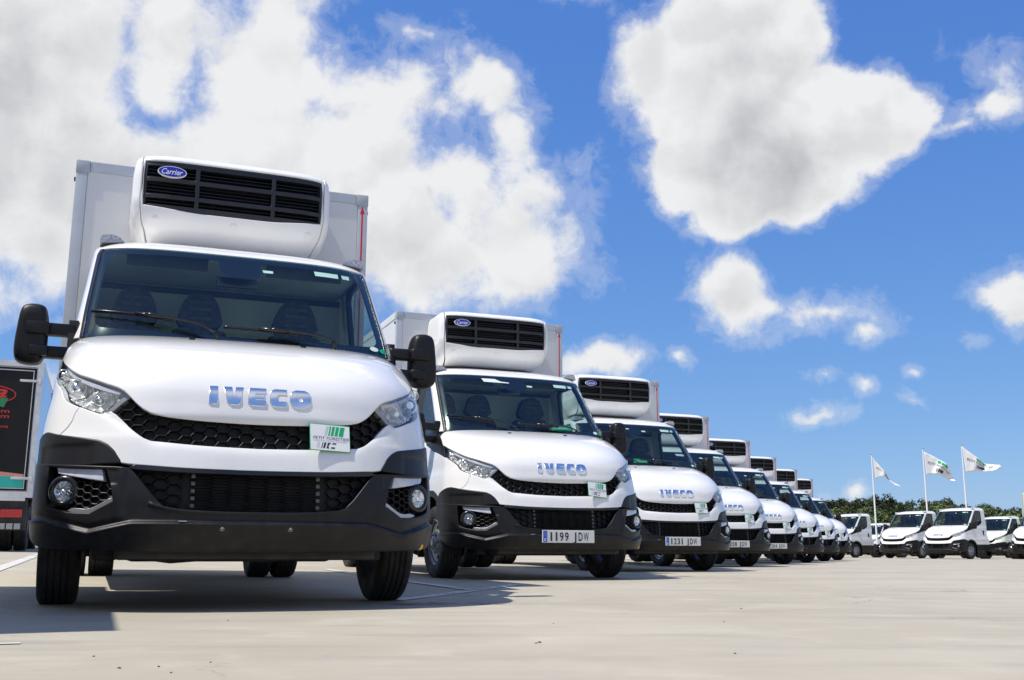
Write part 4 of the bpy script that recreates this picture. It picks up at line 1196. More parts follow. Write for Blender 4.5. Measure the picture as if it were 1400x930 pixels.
def ground_mat():
    m = bpy.data.materials.new('concrete_yard'); m.use_nodes = True
    t = NT(m.node_tree); b = m.node_tree.nodes['Principled BSDF']
    tc = t.n('ShaderNodeTexCoord').outputs['Object']
    big = t.noise(tc, .35, 5, .6); med = t.noise(tc, 2.2, 8, .62, .4)
    stretch = t.vmath('MULTIPLY', tc, (.35, 2.6, 1)); streak = t.noise(stretch, 1.6, 8, .65, .6)
    fine = t.noise(tc, 60, 6, .7); grit = t.noise(tc, 260, 2, .6)
    col = t.mix(t.ramp(big, .32, .68), (.352, .314, .240), (.425, .385, .305))
    col = t.mix(t.math('MULTIPLY', t.ramp(streak, .47, .74), .62), col, (.285, .26, .222))
    col = t.mix(t.math('MULTIPLY', t.ramp(med, .50, .74), .55), col, (.48, .44, .36))
    col = t.mix(t.math('MULTIPLY', t.ramp(fine, .54, .78), .50), col, (.27, .25, .22))
    # dark curved tyre rubbings
    wv = t.n('ShaderNodeTexWave', wave_type='RINGS', bands_direction='Z')
    t.put(wv.inputs['Vector'], t.vmath('ADD', tc, (-9.0, 3.0, 0.))); wv.inputs['Scale'].default_value = .22; wv.inputs['Distortion'].default_value = 1.5; wv.inputs['Detail'].default_value = 3; wv.inputs['Detail Scale'].default_value = .5
    rub = t.math('MULTIPLY', t.ramp(wv.outputs[1], .94, 1.0), t.ramp(t.noise(tc, .7, 3, .5), .48, .68))
    col = t.mix(t.math('MULTIPLY', rub, .50), col, (.22, .205, .19))
    # hairline cracks
    vr = t.n('ShaderNodeTexVoronoi', feature='DISTANCE_TO_EDGE'); t.put(vr.inputs['Vector'], t.vmath('ADD', tc, t.vmath('SCALE', t.noise(tc, 1.5, 6, .6, out=1), scale=.8))); vr.inputs['Scale'].default_value = .33
    crack = t.math('MULTIPLY', t.ramp(vr.outputs['Distance'], .0035, .0, 0, 1, 'LINEAR'), t.ramp(t.noise(tc, .5, 3, .5), .46, .54))
    col = t.mix(t.math('MULTIPLY', crack, .8), col, (.16, .145, .13))
    spots = t.n('ShaderNodeTexVoronoi'); t.put(spots.inputs['Vector'], tc); spots.inputs['Scale'].default_value = 3.1
    sp = t.math('MULTIPLY', t.ramp(t.math('ADD', spots.outputs['Distance'], t.math('MULTIPLY', fine, .05)), .07, .045), t.ramp(t.noise(tc, 1.3, 2, .5), .56, .62))
    col = t.mix(t.math('MULTIPLY', sp, .6), col, (.20, .18, .15))
    # old drips and tyre dust in soft patches, and faint casting joints
    pat = t.noise(t.vmath('MULTIPLY', tc, (.9, 1.6, 1)), .9, 7, .68, 1.2)
    col = t.mix(t.math('MULTIPLY', t.ramp(pat, .56, .70), .22), col, (.255, .235, .205))
    rot = t.n('ShaderNodeMapping', vector_type='POINT'); t.put(rot.inputs['Vector'], tc); rot.inputs['Rotation'].default_value = (0, 0, -YAW - .4)
    sx_ = t.n('ShaderNodeSeparateXYZ'); t.put(sx_.inputs[0], rot.outputs[0])
    for i_, per in ((0, 6.1), (1, 7.3)):
        fr_ = t.math('FRACT', t.math('ADD', t.math('DIVIDE', sx_.outputs[i_], per), .37 + .2 * i_))
        jn = t.ramp(t.math('ABSOLUTE', t.math('SUBTRACT', fr_, .5)), .0016, .0006)
        col = t.mix(t.math('MULTIPLY', jn, .45), col, (.17, .155, .135))
    t.put(b.inputs['Base Color'], col)
    t.put(b.inputs['Roughness'], t.ramp(med, .3, .7, .62, .85, 'LINEAR'))
    b.inputs['Specular IOR Level'].default_value = .35
    hh = t.math('ADD', t.math('MULTIPLY', med, .5), t.math('ADD', t.math('MULTIPLY', fine, .35), t.math('MULTIPLY', grit, .25)))
    hh = t.math('SUBTRACT', hh, t.math('MULTIPLY', crack, .5))
    bn = t.n('ShaderNodeBump'); bn.inputs['Strength'].default_value = .35; bn.inputs['Distance'].default_value = .006
    t.put(bn.inputs['Height'], hh); t.put(b.inputs['Normal'], bn.outputs[0])
    return m
M['ground'] = ground_mat()
def axis(lo, hi, near, d):
    out = [0.]; x = 0; s = d
    while x < hi: x += s; out.append(x); s = s if x < near else s * 1.35
    x = 0; s = d
    while x > lo: x -= s; out.append(x); s = s if x > -near else s * 1.35
    return sorted(out)
xs = axis(-6000, 6000, 24, 1.); ys = axis(-6000, 9000, 40, .8)
gv = [(x, y, gz(x, y)) for y in ys for x in xs]
gf = [(j * len(xs) + i, j * len(xs) + i + 1, (j + 1) * len(xs) + i + 1, (j + 1) * len(xs) + i) for j in range(len(ys) - 1) for i in range(len(xs) - 1)]
tag(link('ground', newmesh('ground', gv, gf, M['ground'], smooth=True)), kind='structure', label='pale worn concrete yard the trucks stand on')
# worn white bay lines
def line_mat():
    m = bpy.data.materials.new('worn_line_paint'); m.use_nodes = True
    t = NT(m.node_tree); b = m.node_tree.nodes['Principled BSDF']
    tc = t.n('ShaderNodeTexCoord').outputs['Object']
    n1 = t.noise(tc, 9, 8, .7); n2 = t.noise(tc, 1.1, 3, .5)
    b.inputs['Roughness'].default_value = .6
    t.put(b.inputs['Base Color'], t.mix(t.ramp(n1, .3, .7), (.50, .49, .45), (.62, .61, .57)))
    t.put(b.inputs['Alpha'], t.ramp(t.math('ADD', n1, t.math('MULTIPLY', n2, .6)), .58, .74))
    return m
M['line'] = line_mat()
def line(p, q, w=.10, m='line', h=.004):
    p, q = Vector(p), Vector(q); n = max(2, int((q - p).length / .4)); d = (q - p).normalized(); s = Vector((-d.y, d.x)) * w / 2; vs = []; fs = []
    for i in range(n + 1):
        c = p.lerp(q, i / n)
        for e in (c + s, c - s): vs.append((e.x, e.y, gz(e.x, e.y) + h))
    fs = [(2 * i, 2 * i + 1, 2 * i + 3, 2 * i + 2) for i in range(n)]
    me = newmesh('bay_line', vs, fs, M[m])
    return tag(link('bay_line', me), kind='structure')
ux = Vector((math.cos(YAW), math.sin(YAW))); uy = Vector((-math.sin(YAW), math.cos(YAW)))
def tf(a, b, k=0): return T0 + ST * k + ux * a + uy * b
line(tf(.93, .93), tf(2.45, 2.87), .11)
line(tf(1.78, 2.05), tf(1.78, 7.2), .10, h=.006)
line(tf(-1.55, 4.2), tf(-1.55, 16), .13, h=.006)
line(tf(1.78, 2.05, 1), tf(1.78, 7.2, 1), .10)
line(tf(-1.05, -1.50), tf(-.89, -1.49), .035)
# rust red stain by the front wheel of the nearest truck
def blotch(cx, cy, rx, ry, name, col, seed):
    random.seed(seed); m = mat(name, col, .8, vary=.2); t = NT(m.node_tree); b = m.node_tree.nodes['Principled BSDF']
    tc = t.n('ShaderNodeTexCoord').outputs['Object']; t.put(b.inputs['Alpha'], t.ramp(t.noise(tc, 6, 6, .7), .40, .62, 0, .55))
    vs = [(cx, cy, gz(cx, cy) + .003)] + [(cx + rx * math.cos(a) * random.uniform(.7, 1.1), cy + ry * math.sin(a) * random.uniform(.7, 1.1), gz(cx, cy) + .003) for a in [k * PI / 12 for k in range(24)]]
    return tag(link('ground_stain', newmesh('ground_stain', vs, [(0, k + 1, (k + 1) % 24 + 1) for k in range(24)], m)), kind='structure')
st = tf(1.08, .45); blotch(st.x, st.y, .36, .17, 'rust_stain', (.36, .07, .05), 5)

# ------------------------------------------------------------------ trucks
cab = build_cab()
tyre = tyre_mesh(); rim_f = rim_mesh(); rim_r = rim_mesh(dual=True)
rim_fm = mirrored(rim_f); rim_rm = mirrored(rim_r)
fridge = build_unit(); boxb = build_box(); chas_b = build_chassis(True); chas_c = build_chassis(False)

def attach(root, part):
    name, me, subs = part
    o = link(name, me, root)
    for sn, sm in subs: link(sn, sm, o)
    return o
def wheels(root, rz=.0, y=4.75):
    for s in (-1, 1):
        w_ = link('wheel', tyre, root, (s * .872, 1.0, .346))
        link('rim', rim_f if s < 0 else rim_fm, w_)
        for x in (.66, .885):
            w_ = link('wheel', tyre, root, (s * x, y, .346 + rz))
            if x > .8: link('rim', rim_r if s < 0 else rim_rm, w_)
def make_truck(kind):
    root = empty('refrigerated_truck' if kind == 'box' else 'chassis_cab_truck')
    for p in cab: attach(root, p)
    for p in (chas_b if kind == 'box' else chas_c): attach(root, p)
    wheels(root, .045 if kind == 'box' else 0)
    if kind == 'box': attach(root, boxb); attach(root, fridge)
    return root
proto_b = make_truck('box'); proto_c = make_truck('chassis')
index_kids()
LB = ['white refrigerated box truck nearest the camera, without a number plate, three seats behind its windscreen',
      'white refrigerated box truck with number plate 1199 JDW, second in the row',
      'white refrigerated box truck with number plate 1231 JDW, third in the row',
      'white refrigerated box truck with number plate 1208 JDW, fourth in the row',
      'white refrigerated box truck with number plate 1204 JDW, fifth in the row',
      'white refrigerated box truck just behind the one with plate 1204 JDW, sixth in the row',
      'white refrigerated box truck before the last of the row, seventh from the front',
      'white refrigerated box truck at the far end of the row, beside the chassis cabs']
PL = [None, '1199 JDW', '1231 JDW', '1208 JDW', '1204 JDW', None, None, None]
TILT = [0, 3.5, -1.5, 4.5, 2, 3, 4, 2]
cardm = card_part(0)
trucks = []
for k in range(-1, 8):
    root = copy_tree(proto_b)
    ox, oy = OFF[k] if k >= 0 else (0, 0)
    x, y = T0 + ST * k + Vector((ox, oy))
    root.location = (x, y, gz(*(Vector((x, y)) + uy * .6)) * .9)
    root.rotation_euler = (0, 0, YAW + (0, 0, .004, -.003, .006, -.005, .003, -.004, .005)[k + 1])
    lab = LB[k] if k >= 0 else 'white refrigerated box truck outside the frame on the left, its box shadow on the ground'
    tag(root, lab, 'truck', 'white refrigerated trucks parked in a row')
    c = attach(root, cardm if k < 1 else card_part(TILT[k]))
    if k >= 0 and PL[k]: attach(root, plate_part(PL[k]))
    trucks.append(root)
def drop(o):
    for ch in KIDS.get(o.name, []): drop(ch)
    bpy.data.objects.remove(o)
# green papers on the dashboards, leaning on the windscreens
for k, lab in ((2, 'green and white paper leaning inside the windscreen of the truck with plate 1199 JDW'), (3, 'green and white paper leaning inside the windscreen of the truck with plate 1231 JDW'),
               (4, 'green and white paper leaning inside the windscreen of the truck with plate 1208 JDW'), (5, 'green and white paper leaning inside the windscreen of the truck with plate 1204 JDW')):
    pp = MB().add([(.02, 1.02, 1.46), (.24, 1.02, 1.465), (.235, 1.04, 1.515), (.03, 1.04, 1.521)], [(0, 1, 2, 3)])
    pp.box(.02, .24, 1.02, 1.10, 1.438, 1.444)
    a = .27 if k == 2 else -.18
    cs_, sn_ = math.cos(trucks[k].rotation_euler[2]), math.sin(trucks[k].rotation_euler[2])
    tl = trucks[k].location
    o = link('paper', pp.mesh('paper', M['green']), None, (tl.x + a * cs_ + .02 * sn_, tl.y + a * sn_ - .02 * cs_, tl.z + .03))
    o.rotation_euler = trucks[k].rotation_euler
    tag(o, lab, 'paper', 'green papers behind the windscreens')
    link('paper_print', MB().box(.05, .2, 1.016, 1.020, 1.478, 1.490).mesh('paper_print', M['card']), o)

vz_ = SH_C.vz(2.03)
for k in (2, 3, 4):
    me = panel('windscreen_sticker', SH_C, [SH_C.fa(a_, z_) + ('c',) for a_, z_ in ((-.36, 2.045), (-.21, 2.045), (-.15, 2.018), (-.06, 2.012), (-.06, 2.002), (-.34, 2.005))], M['sticker'], step=.1, off=.0015, r=.0005, depth=0)
    link('windscreen_sticker', me, trucks[k])
# chassis cabs at the back, seen from their left
def place_cab(px, py, dist, psi, label, first=None):
    """puts the front wheel (x = .95) of a chassis cab at a pixel"""
    p = px_at(px, py, dist)
    c, s = math.cos(psi), math.sin(psi)
    x = p.x - (.95 * c - 1.0 * s); y = p.y - (.95 * s + 1.0 * c)
    root = copy_tree(proto_c)
    root.location = (x, y, 0.0); root.rotation_euler = (0, 0, psi)
    return tag(root, label, 'truck', 'white chassis cab trucks parked at the back')
place_cab(1171, 757, 54.0, R(-57), 'white chassis cab truck standing just right of the last refrigerated truck')
place_cab(1262, 757, 50.0, R(-56), 'white chassis cab truck below the left flagpole, its cab rear hidden by the next one')
place_cab(1328, 757, 46.0, R(-56), 'tallest looking white chassis cab truck, between the middle and the right flagpole')
place_cab(1381, 757, 57.0, R(-56), 'white chassis cab truck behind the rear wheels of the tallest looking one')
place_cab(1452, 757, 46.0, R(-56), 'white chassis cab truck cut off by the right edge of the photo')
place_cab(1206, 757, 72.0, R(-56), 'white chassis cab truck mostly hidden in the second line, beyond the last refrigerated truck')
for o in (proto_b, proto_c): drop(o)
# ------------------------------------------------------------------ dark boxed truck at the left edge, seen from behind
def italian_truck():
    root = empty('delivery_truck', rz=YAW)
    D = 18.4
    p = px_at(36.5, 753, D)
    cx = Vector((p.x, p.y)) - ux * 1.2
    g0 = gz(cx.x, cx.y)
    root.location = (cx.x, cx.y, g0 + .01)
    tag(root, 'dark delivery truck seen from behind at the left edge, black rear door with red lettering', 'truck')
    k = 78.0 / FPX * D   # metres check, about 1
    zt = 3.28; zb = .93
    A = lambda name, mb, m, par=root, **kw: link(name, fixn(mb.mesh(name, M[m], **kw)), par)
    body = A('cargo_box', MB().box(-1.2, 1.2, .03, 5.2, zb, zt, ch=.01), 'foil')
    fr = MB().box(-1.205, -1.12, -.02, .05, zb - .03, zt + .01).box(1.12, 1.205, -.02, .05, zb - .03, zt + .01).box(-1.12, 1.12, -.02, .05, zt - .09, zt + .01).box(-1.12, 1.12, -.02, .05, zb - .03, zb + .07)
    A('door_frame', fr, 'alu', body)
    A('roof_rail', MB().box(-1.21, 1.21, .05, 5.2, zt - .02, zt + .02, ch=.01), 'alu', body)
    A('side_rail', MB().box(1.2, 1.212, .05, 5.2, zb - .03, zb + .08), 'alu', body)
    A('side_seam', MB().box(1.2, 1.21, 3.6, 3.63, zb + .08, zt - .05).box(1.2, 1.21, 4.6, 4.62, zb + .08, zt - .05), 'plastic', body)
    A('side_stripe', MB().box(1.2, 1.206, .12, 3.4, zb + .10, zb + .62).box(1.2, 1.206, 3.7, 4.5, zb + .10, zb + .9), 'boxtrim', body)
    A('marker_lamp', MB().lathe([(1.2, .0), (1.215, .05), (1.2, .06)], 14, 'x', Matrix.Translation((.0, .42, zb + .52))), 'plastic2', body)
    for s in (-1, 1):
        d = A('rear_door', MB().box(min(s * .005, s * 1.10), max(s * .005, s * 1.10), -.005, .03, zb + .09, zt - .11, ch=.006), 'blackpaint')
        e = MB(); x0, x1 = (s * .03, s * 1.06)
        x0, x1 = min(x0, x1), max(x0, x1)
        e.box(x0, x1, -.012, -.004, zt - .165, zt - .150).box(x0, x1, -.012, -.004, zb + .12, zb + .135)
        for x in (x0, x1 - .012): e.box(x, x + .012, -.012, -.004, zb + .135, zt - .165)
        A('door_edging', e, 'alu', d)
        A('teal_band', MB().box(x0 + .02, x1 - .02, -.010, -.005, zb + .14, zb + .33), 'teal', d)
        A('pink_band', MB().prism([(x0 + .02, zb + .33), (x1 - .02, zb + .33), (x1 - .02, zb + .42 - .05 * s), (x0 + .02, zb + .42 + .05 * s)], 'y', -.010, -.005), 'pink', d)
        for z in (zt - .34, zb + .30):
            h = MB().box(min(s * .86, s * 1.17), max(s * .86, s * 1.17), -.035, -.005, z - .022, z + .022, ch=.008)
            h.lathe([(-.05, .018), (.05, .018)], 12, 'z', Matrix.Translation((s * 1.17, -.03, z)))
            h.lathe([(-.006, 0), (-.006, .02), (0, .024)], 12, 'y', Matrix.Translation((s * .86, -.03, z)))
            A('hinge', h, 'alu', d, angle=40)
        if s == 1:
            bar = MB().tube([(.12, -.05, zb + .1), (.12, -.05, zt - .12)], .017, 8); A('lock_bar', bar, 'alu', d, smooth=True)
            def ring(cx_, cz_, rx, rz, w):
                mb = MB(); n = 40
                vs = [(cx_ + (rx - e_) * math.cos(2 * PI * i / n), -.0075, cz_ + (rz - e_) * math.sin(2 * PI * i / n)) for e_ in (0, w) for i in range(n)]
                return mb.add(vs, [(i, (i + 1) % n, n + (i + 1) % n, n + i) for i in range(n)])
            A('emblem_oval', ring(.42, zt - .60, .38, .155, .018), 'scarlet', d)
            A('emblem_flag', MB().prism([(.0, zt - .66), (.25, zt - .64), (.50, zt - .67), (.68, zt - .66), (.62, zt - .83), (.45, zt - .77), (.22, zt - .75), (.0, zt - .77)], 'y', -.0085, -.0060), 'darkgreen', d)
            def tx(body_, w_, h_, x, z, name, shear=0, bold=0, m='scarlet'):
                vs, fs = text_fit(body_, w_, h_, shear, bold)
                link(name, newmesh(name, [(x + a, -.0095, z + b) for a, b in vs], fs, M[m]), d)
            tx('na', .52, .15, .14, zt - .655, 'emblem_lettering', .3, .02)
            tx('na.com', .56, .045, .16, zt - .92, 'web_lettering', 0, .012)
            tx('na.com', .56, .045, .16, zt - 1.01, 'web_lettering', 0, .012)
            tx('Italiana', .32, .050, .40, zt - 1.18, 'small_lettering', 0, .012)
    A('bumper_panel', MB().box(-1.14, 1.14, .02, .12, .34, zb - .04, ch=.01), 'frame')
    A('step', MB().box(-1.1, 1.1, -.05, .05, zb - .09, zb - .035, ch=.008), 'alu')
    for s in (-1, 1):
        A('tail_light', MB().box(s * .90 - .17, s * .90 + .17, -.01, .03, .56, .70, ch=.01), 'redlamp')
        A('reflector', MB().box(s * .70 - .05, s * .70 + .05, -.015, .02, .36, .40), 'redlamp')
        sp = MB()
        for i in range(3): sp.box(s * .94 - .22 + i * .12, s * .94 - .12 + i * .12, -.006, .03,   .36, .46, ch=.004)
        A('mud_flap_emblem', sp, 'satin')
        A('mud_guard', MB().box(s * 1.0 - .18, s * 1.0 + .18, .55, 1.6, .80, .84, ch=.01), 'plastic')
        for x in (.78, 1.02):
            w_ = link('wheel', tyre, root, (s * x, 1.1, .42)); w_.scale = (1.1, 1.22, 1.22)
        link('rim', rim_r, w_) if s < 0 else link('rim', rim_rm, w_)
        w_ = link('wheel', tyre, root, (s * .98, 4.6, .42)); w_.scale = (1.1, 1.22, 1.22)
        link('rim', rim_f if s < 0 else rim_fm, w_)
    A('chassis_frame', MB().box(-.45, -.36, .1, 6.6, .70, .92).box(.36, .45, .1, 6.6, .70, .92).box(.5, 1.1, 2.0, 3.6, .45, .95, ch=.03), 'frame')
    A('side_guard', MB().box(1.12, 1.15, 1.9, 4.0, .55, .63).box(1.12, 1.15, 1.9, 4.0, .80, .88), 'alu')
    cabm = MB().prism([(5.4, .55), (7.2, .55), (7.3, 1.1), (7.1, 1.5), (6.8, 2.5), (6.2, 2.65), (5.4, 2.65)], 'x', -1.08, 1.08)
    A('cab', cabm, 'teal')
    g = MB().prism([(5.9, 1.5), (6.85, 1.5), (6.62, 2.3), (5.9, 2.35)], 'x', -1.086, 1.086)
    A('cab_window', g, 'frit')
italian_truck()
# green skip lorry glimpsed between the dark truck and the nearest bumper
def green_bin():
    p = px_at(44, 690, 26.0); z0 = gz(p.x, p.y)
    root = empty('rubbish_container', (p.x - .2, p.y, z0), YAW)
    tag(root, 'green rubbish container glimpsed between the dark delivery truck and the nearest bumper', 'container')
    o = link('container_body', fixn(MB().prism([(-.62, .16), (.62, .16), (.70, 1.15), (-.70, 1.15)], 'y', -.45, .45).mesh('container_body', M['green'])), root)
    link('container_rim', MB().box(-.74, .74, -.5, .5, 1.15, 1.21, ch=.01).mesh('container_rim', M['green']), o)
    link('container_lid', fixn(MB().prism([(-.5, 1.21), (.5, 1.21), (.42, 1.36), (-.3, 1.42)], 'x', -.72, .72).mesh('container_lid', M['darkgreen'])), root)
    for sx in (-1, 1):
        for sy in (-1, 1):
            link('castor', MB().lathe([(-.03, 0), (-.03, .09), (.03, .09), (.03, 0)], 14, 'x', Matrix.Translation((sx * .55, sy * .35, .09))).mesh('castor', M['rubber']), root)
green_bin()

# ------------------------------------------------------------------ flagpoles with blowing flags
def flag(px, ytop, dist, top_px, bot_px, label_p, label_f, seed):
    base = px_at(px[1], px[2], dist)
    tp = px_at(px[0], ytop, dist); x0 = base.x; x1 = tp.x
    h = tp.z
    pm = MB().lathe([(0, .06), (h * .5, .05), (h - .05, .032), (h, .032), (h + .01, 0)], 14, 'z')
    pole = empty('flagpole', (tp.x, dist, 0))
    link('pole', pm.mesh('pole', M['pole'], smooth=True), pole)
    link('pole_cap', MB().lathe([(h, 0), (h, .05), (h + .05, .055), (h + .09, .03), (h + .10, 0)], 14, 'z').mesh('pole_cap', M['printgrey'], smooth=True), pole)
    link('pole_foot', MB().lathe([(0, .0), (0, .16), (.04, .16), (.05, .07), (.3, .065), (.3, 0)], 14, 'z').mesh('pole_foot', M['alu']), pole)
    tag(pole, label_p, 'flagpole', 'flagpoles behind the chassis cabs')
    # the cloth: a sheet between an upper and a lower edge, rippling out of its plane
    up = smooth_open([Vector((p.x, p.z)) for p in (px_at(*q, dist) for q in top_px)], .08)
    lo = smooth_open([Vector((p.x, p.z)) for p in (px_at(*q, dist) for q in bot_px)], .08)
    def at(c, t):
        f = t * (len(c) - 1); i = min(int(f), len(c) - 2); return c[i].lerp(c[i + 1], f - i)
    random.seed(seed); ph = random.uniform(0, 6)
    def S(s, t, off=0.):
        a, b = at(up, s), at(lo, s); p = a.lerp(b, t)
        y = s * (.18 * math.sin(s * 9 + t * 2.2 + ph) + .07 * math.sin(s * 19 + t * 5 + ph)) - .03
        return Vector((p.x, dist + y + off, p.y))
    nu, nv = 40, 16; vs = []; fs = []
    for j in range(nv + 1):
        for i in range(nu + 1): vs.append(S(i / nu, j / nv))
    m_ = nu + 1
    fs = [(j * m_ + i, (j + 1) * m_ + i, (j + 1) * m_ + i + 1, j * m_ + i + 1) for j in range(nv) for i in range(nu)]
    o = S(0, 0)
    f = link('flag', newmesh('flag', [v - o for v in vs], fs, M['flag'], smooth=True), None, o)
    sol = f.modifiers.new('thickness', 'SOLIDIFY'); sol.thickness = .006; sol.offset = 0
    tag(f, label_f, 'flag', 'white printed flags on the poles')
    def pr(name, quads, m):
        vs_ = []; fs_ = []
        for (s0, t0, s1, t1) in quads:
            n = 8
            for i in range(n + 1):
                s = s0 + (s1 - s0) * i / n
                for t in (t0, t1): vs_.append(S(min(s + (t - t0) * -.10, 1), t, -.02) - o)
            k = len(vs_) - 2 * (n + 1)
            fs_ += [(k + 2 * i, k + 2 * i + 1, k + 2 * i + 3, k + 2 * i + 2) for i in range(n)]
        link(name, newmesh(name, vs_, fs_, M[m]), f)
    pr('green_print', [(.40, .08, .47, .28), (.49, .08, .57, .28), (.59, .08, .70, .28)], 'green')
    pr('black_print', [(.36, .62, .38, .84), (.41, .62, .46, .84), (.48, .62, .60, .84)], 'print')
    v2, f2 = text_fit('PETIT FORESTIER', .74, .13, .2, .004)
    link('flag_lettering', newmesh('flag_lettering', [S(.08 + x, .50 - y, -.02) - o for x, y in v2], f2, M['printviolet']), f)
flag((1191.5, 1199, 700), 622, 66, [(1193, 626), (1205, 640), (1216, 655), (1231, 665)], [(1197, 655), (1203, 652), (1211, 653), (1222, 662), (1231, 666)], 'leftmost of the three white flagpoles, behind the smallest flag', 'smallest white flag, narrow and drooping, on the leftmost pole', 1)
flag((1261.5, 1268, 700), 614, 66, [(1263, 618), (1280, 626), (1296, 638), (1304, 653)], [(1266.5, 650), (1275, 648), (1286, 650), (1300, 657), (1304, 658)], 'middle one of the three white flagpoles', 'white flag with black emblem in full spread on the middle pole', 2)
flag((1314.5, 1323, 692), 609, 66, [(1315.5, 611), (1330, 622), (1346, 633), (1366, 636)], [(1320.5, 646.5), (1335, 644), (1350, 645), (1366, 641)], 'rightmost of the three white flagpoles', 'white flag with a green stripe and a folded narrow tip on the rightmost pole', 3)

# tall pale green cabinet van body at the right edge
pp = px_at(1399, 760, 52)
tb = empty('box_trailer', (pp.x + .42 + 1.17 * .87, 52 - 1.17 * .5 + .6, 0), R(-31))
tag(tb, 'tall pale green box body cut off by the right edge of the photo', 'trailer')
palegreen = mat('pale_green_panel', (.50, .66, .58), .4, vary=.05)
o = link('box_body', MB().box(-1.15, 1.15, 0, 6, .95, 3.2, ch=.02).mesh('box_body', palegreen), tb)
link('corner_trim', MB().box(-1.17, -1.10, -.02, .05, .95, 3.2).box(1.10, 1.17, -.02, .05, .95, 3.2).mesh('corner_trim', M['boxtrim']), o)
link('chassis_frame', MB().box(-.5, .5, .2, 5.8, .6, .94).mesh('chassis_frame', M['frame']), tb)
for s in (-1, 1):
    for y in (1.2, 4.8):
        w_ = link('wheel', tyre, tb, (s * .95, y, .36)); link('rim', rim_f if s < 0 else rim_fm, w_)

# ------------------------------------------------------------------ wooded rise and trees behind
def leaf_mat(name, c1, c2):
    m = bpy.data.materials.new(name); m.use_nodes = True
    t = NT(m.node_tree); b = m.node_tree.nodes['Principled BSDF']
    tc = t.n('ShaderNodeTexCoord').outputs['Object']
    oi = t.n('ShaderNodeObjectInfo')
    n_ = t.noise(tc, 1.4, 5, .65)
    col = t.mix(t.ramp(n_, .35, .68), c1, c2)
    hs = t.n('ShaderNodeHueSaturation'); t.put(hs.inputs['Color'], col)
    t.put(hs.inputs['Hue'], t.math('MULTIPLY_ADD', oi.outputs['Random'], .05, .475)); t.put(hs.inputs['Value'], t.math('MULTIPLY_ADD', oi.outputs['Random'], .6, .7))
    t.put(b.inputs['Base Color'], hs.outputs[0])
    b.inputs['Roughness'].default_value = .65; b.inputs['Specular IOR Level'].default_value = .25
    b.inputs['Subsurface Weight'].default_value = 0
    return m
M['leaf'] = leaf_mat('broad_leaves', (.035, .058, .016), (.115, .140, .042))
M['needle'] = leaf_mat('pine_needles', (.022, .036, .015), (.060, .075, .030))
M['bark'] = mat('bark', (.09, .065, .045), .9, vary=.4, bump=.5, bscale=12)
def crown_mesh(kind, seed):
    random.seed(seed); mb = MB(); cl = []
    H = {'oak': 5.2, 'pine': 7.0, 'bush': 3.2}[kind]
    n = {'oak': 26, 'pine': 20, 'bush': 18}[kind]
    for i in range(n):
        a = random.uniform(0, 2 * PI)
        if kind == 'pine':
            z = random.uniform(.62, 1.0) * H; r_ = (1.9 if z < .85 * H else 1.1) * math.sqrt(random.random()); s = random.uniform(.45, .85)
        elif kind == 'oak':
            z = random.uniform(.34, .96) * H; q = (z / H - .34) / .62; r_ = 2.1 * math.sin(PI * (q * .8 + .12)) * math.sqrt(random.random()); s = random.uniform(.55, .95)
        else:
            z = random.uniform(.15, .9) * H; r_ = 1.8 * math.sqrt(random.random()) * (1.1 - z / H * .7); s = random.uniform(.5, .9)
        cl.append((Vector((r_ * math.cos(a), r_ * math.sin(a), z)), s))
    for c, s in cl:
        for _ in range(int(95 * s / .7)):
            d = Vector((random.gauss(0, 1), random.gauss(0, 1), random.gauss(0, .75)))
            d = d.normalized() * s * random.uniform(.55, 1.08); p = c + d
            u = Vector((random.gauss(0, 1), random.gauss(0, 1), random.gauss(0, 1))).normalized(); v = u.cross(d.normalized() + Vector((.01, 0, 0)))
            if v.length < .1: continue
            v.normalize(); w_ = random.uniform(.10, .20)
            mb.add([p - u * w_, p + v * w_ * .7, p + u * w_, p - v * w_ * .7], [(0, 1, 2, 3)])
    tr = MB(); k = H * .62
    tr.tube([(0, 0, 0), (.06, .03, k * .4), (-.05, .05, k * .8), (.02, 0, k * 1.1)], [.20, .16, .11, .05], 8)
    for c, s in cl[::3]:
        tr.tube([(0, 0, c.z * .55), Vector((c.x * .5, c.y * .5, c.z * .8)), c], [.07, .05, .02], 5)
    return mb.mesh('crown', M['needle'] if kind == 'pine' else M['leaf']), tr.mesh('trunk', M['bark'], smooth=True)
KINDS = {('oak', i): crown_mesh('oak', 10 + i) for i in range(3)}
KINDS.update({('pine', i): crown_mesh('pine', 20 + i) for i in range(3)})
KINDS.update({('bush', i): crown_mesh('bush', 30 + i) for i in range(2)})
def hillz(x, y):
    t = sst(y, 92, 150)
    return t * (.55) * (3.0 + 1.6 * math.sin(x * .030 + .4) + .9 * math.sin(x * .083) + .5 * noise.noise(Vector((x * .06, y * .06, 0))))
hx = [-160 + i * 8 for i in range(61)]; hy = [88 + i * 8 for i in range(26)]
hv = [(x, y, hillz(x, y) - .25) for y in hy for x in hx]
hf = [(j * 61 + i, j * 61 + i + 1, (j + 1) * 61 + i + 1, (j + 1) * 61 + i) for j in range(25) for i in range(60)]
M['scrub'] = mat('dry_grass_slope', (.13, .12, .055), .95, vary=.4, vscale=.6, bump=.6, bscale=3)
tag(link('hill', newmesh('hill', hv, hf, M['scrub'], smooth=True)), kind='structure', label='low wooded rise behind the parked chassis cabs')
random.seed(77)
tops = [(1112, 688), (1130, 684), (1150, 682), (1172, 683), (1192, 681), (1206, 679), (1222, 686), (1234, 686), (1248, 692), (1262, 683), (1276, 687), (1294, 682), (1304, 690), (1330, 694), (1352, 690), (1362, 691), (1380, 699), (1396, 698)]
names = []
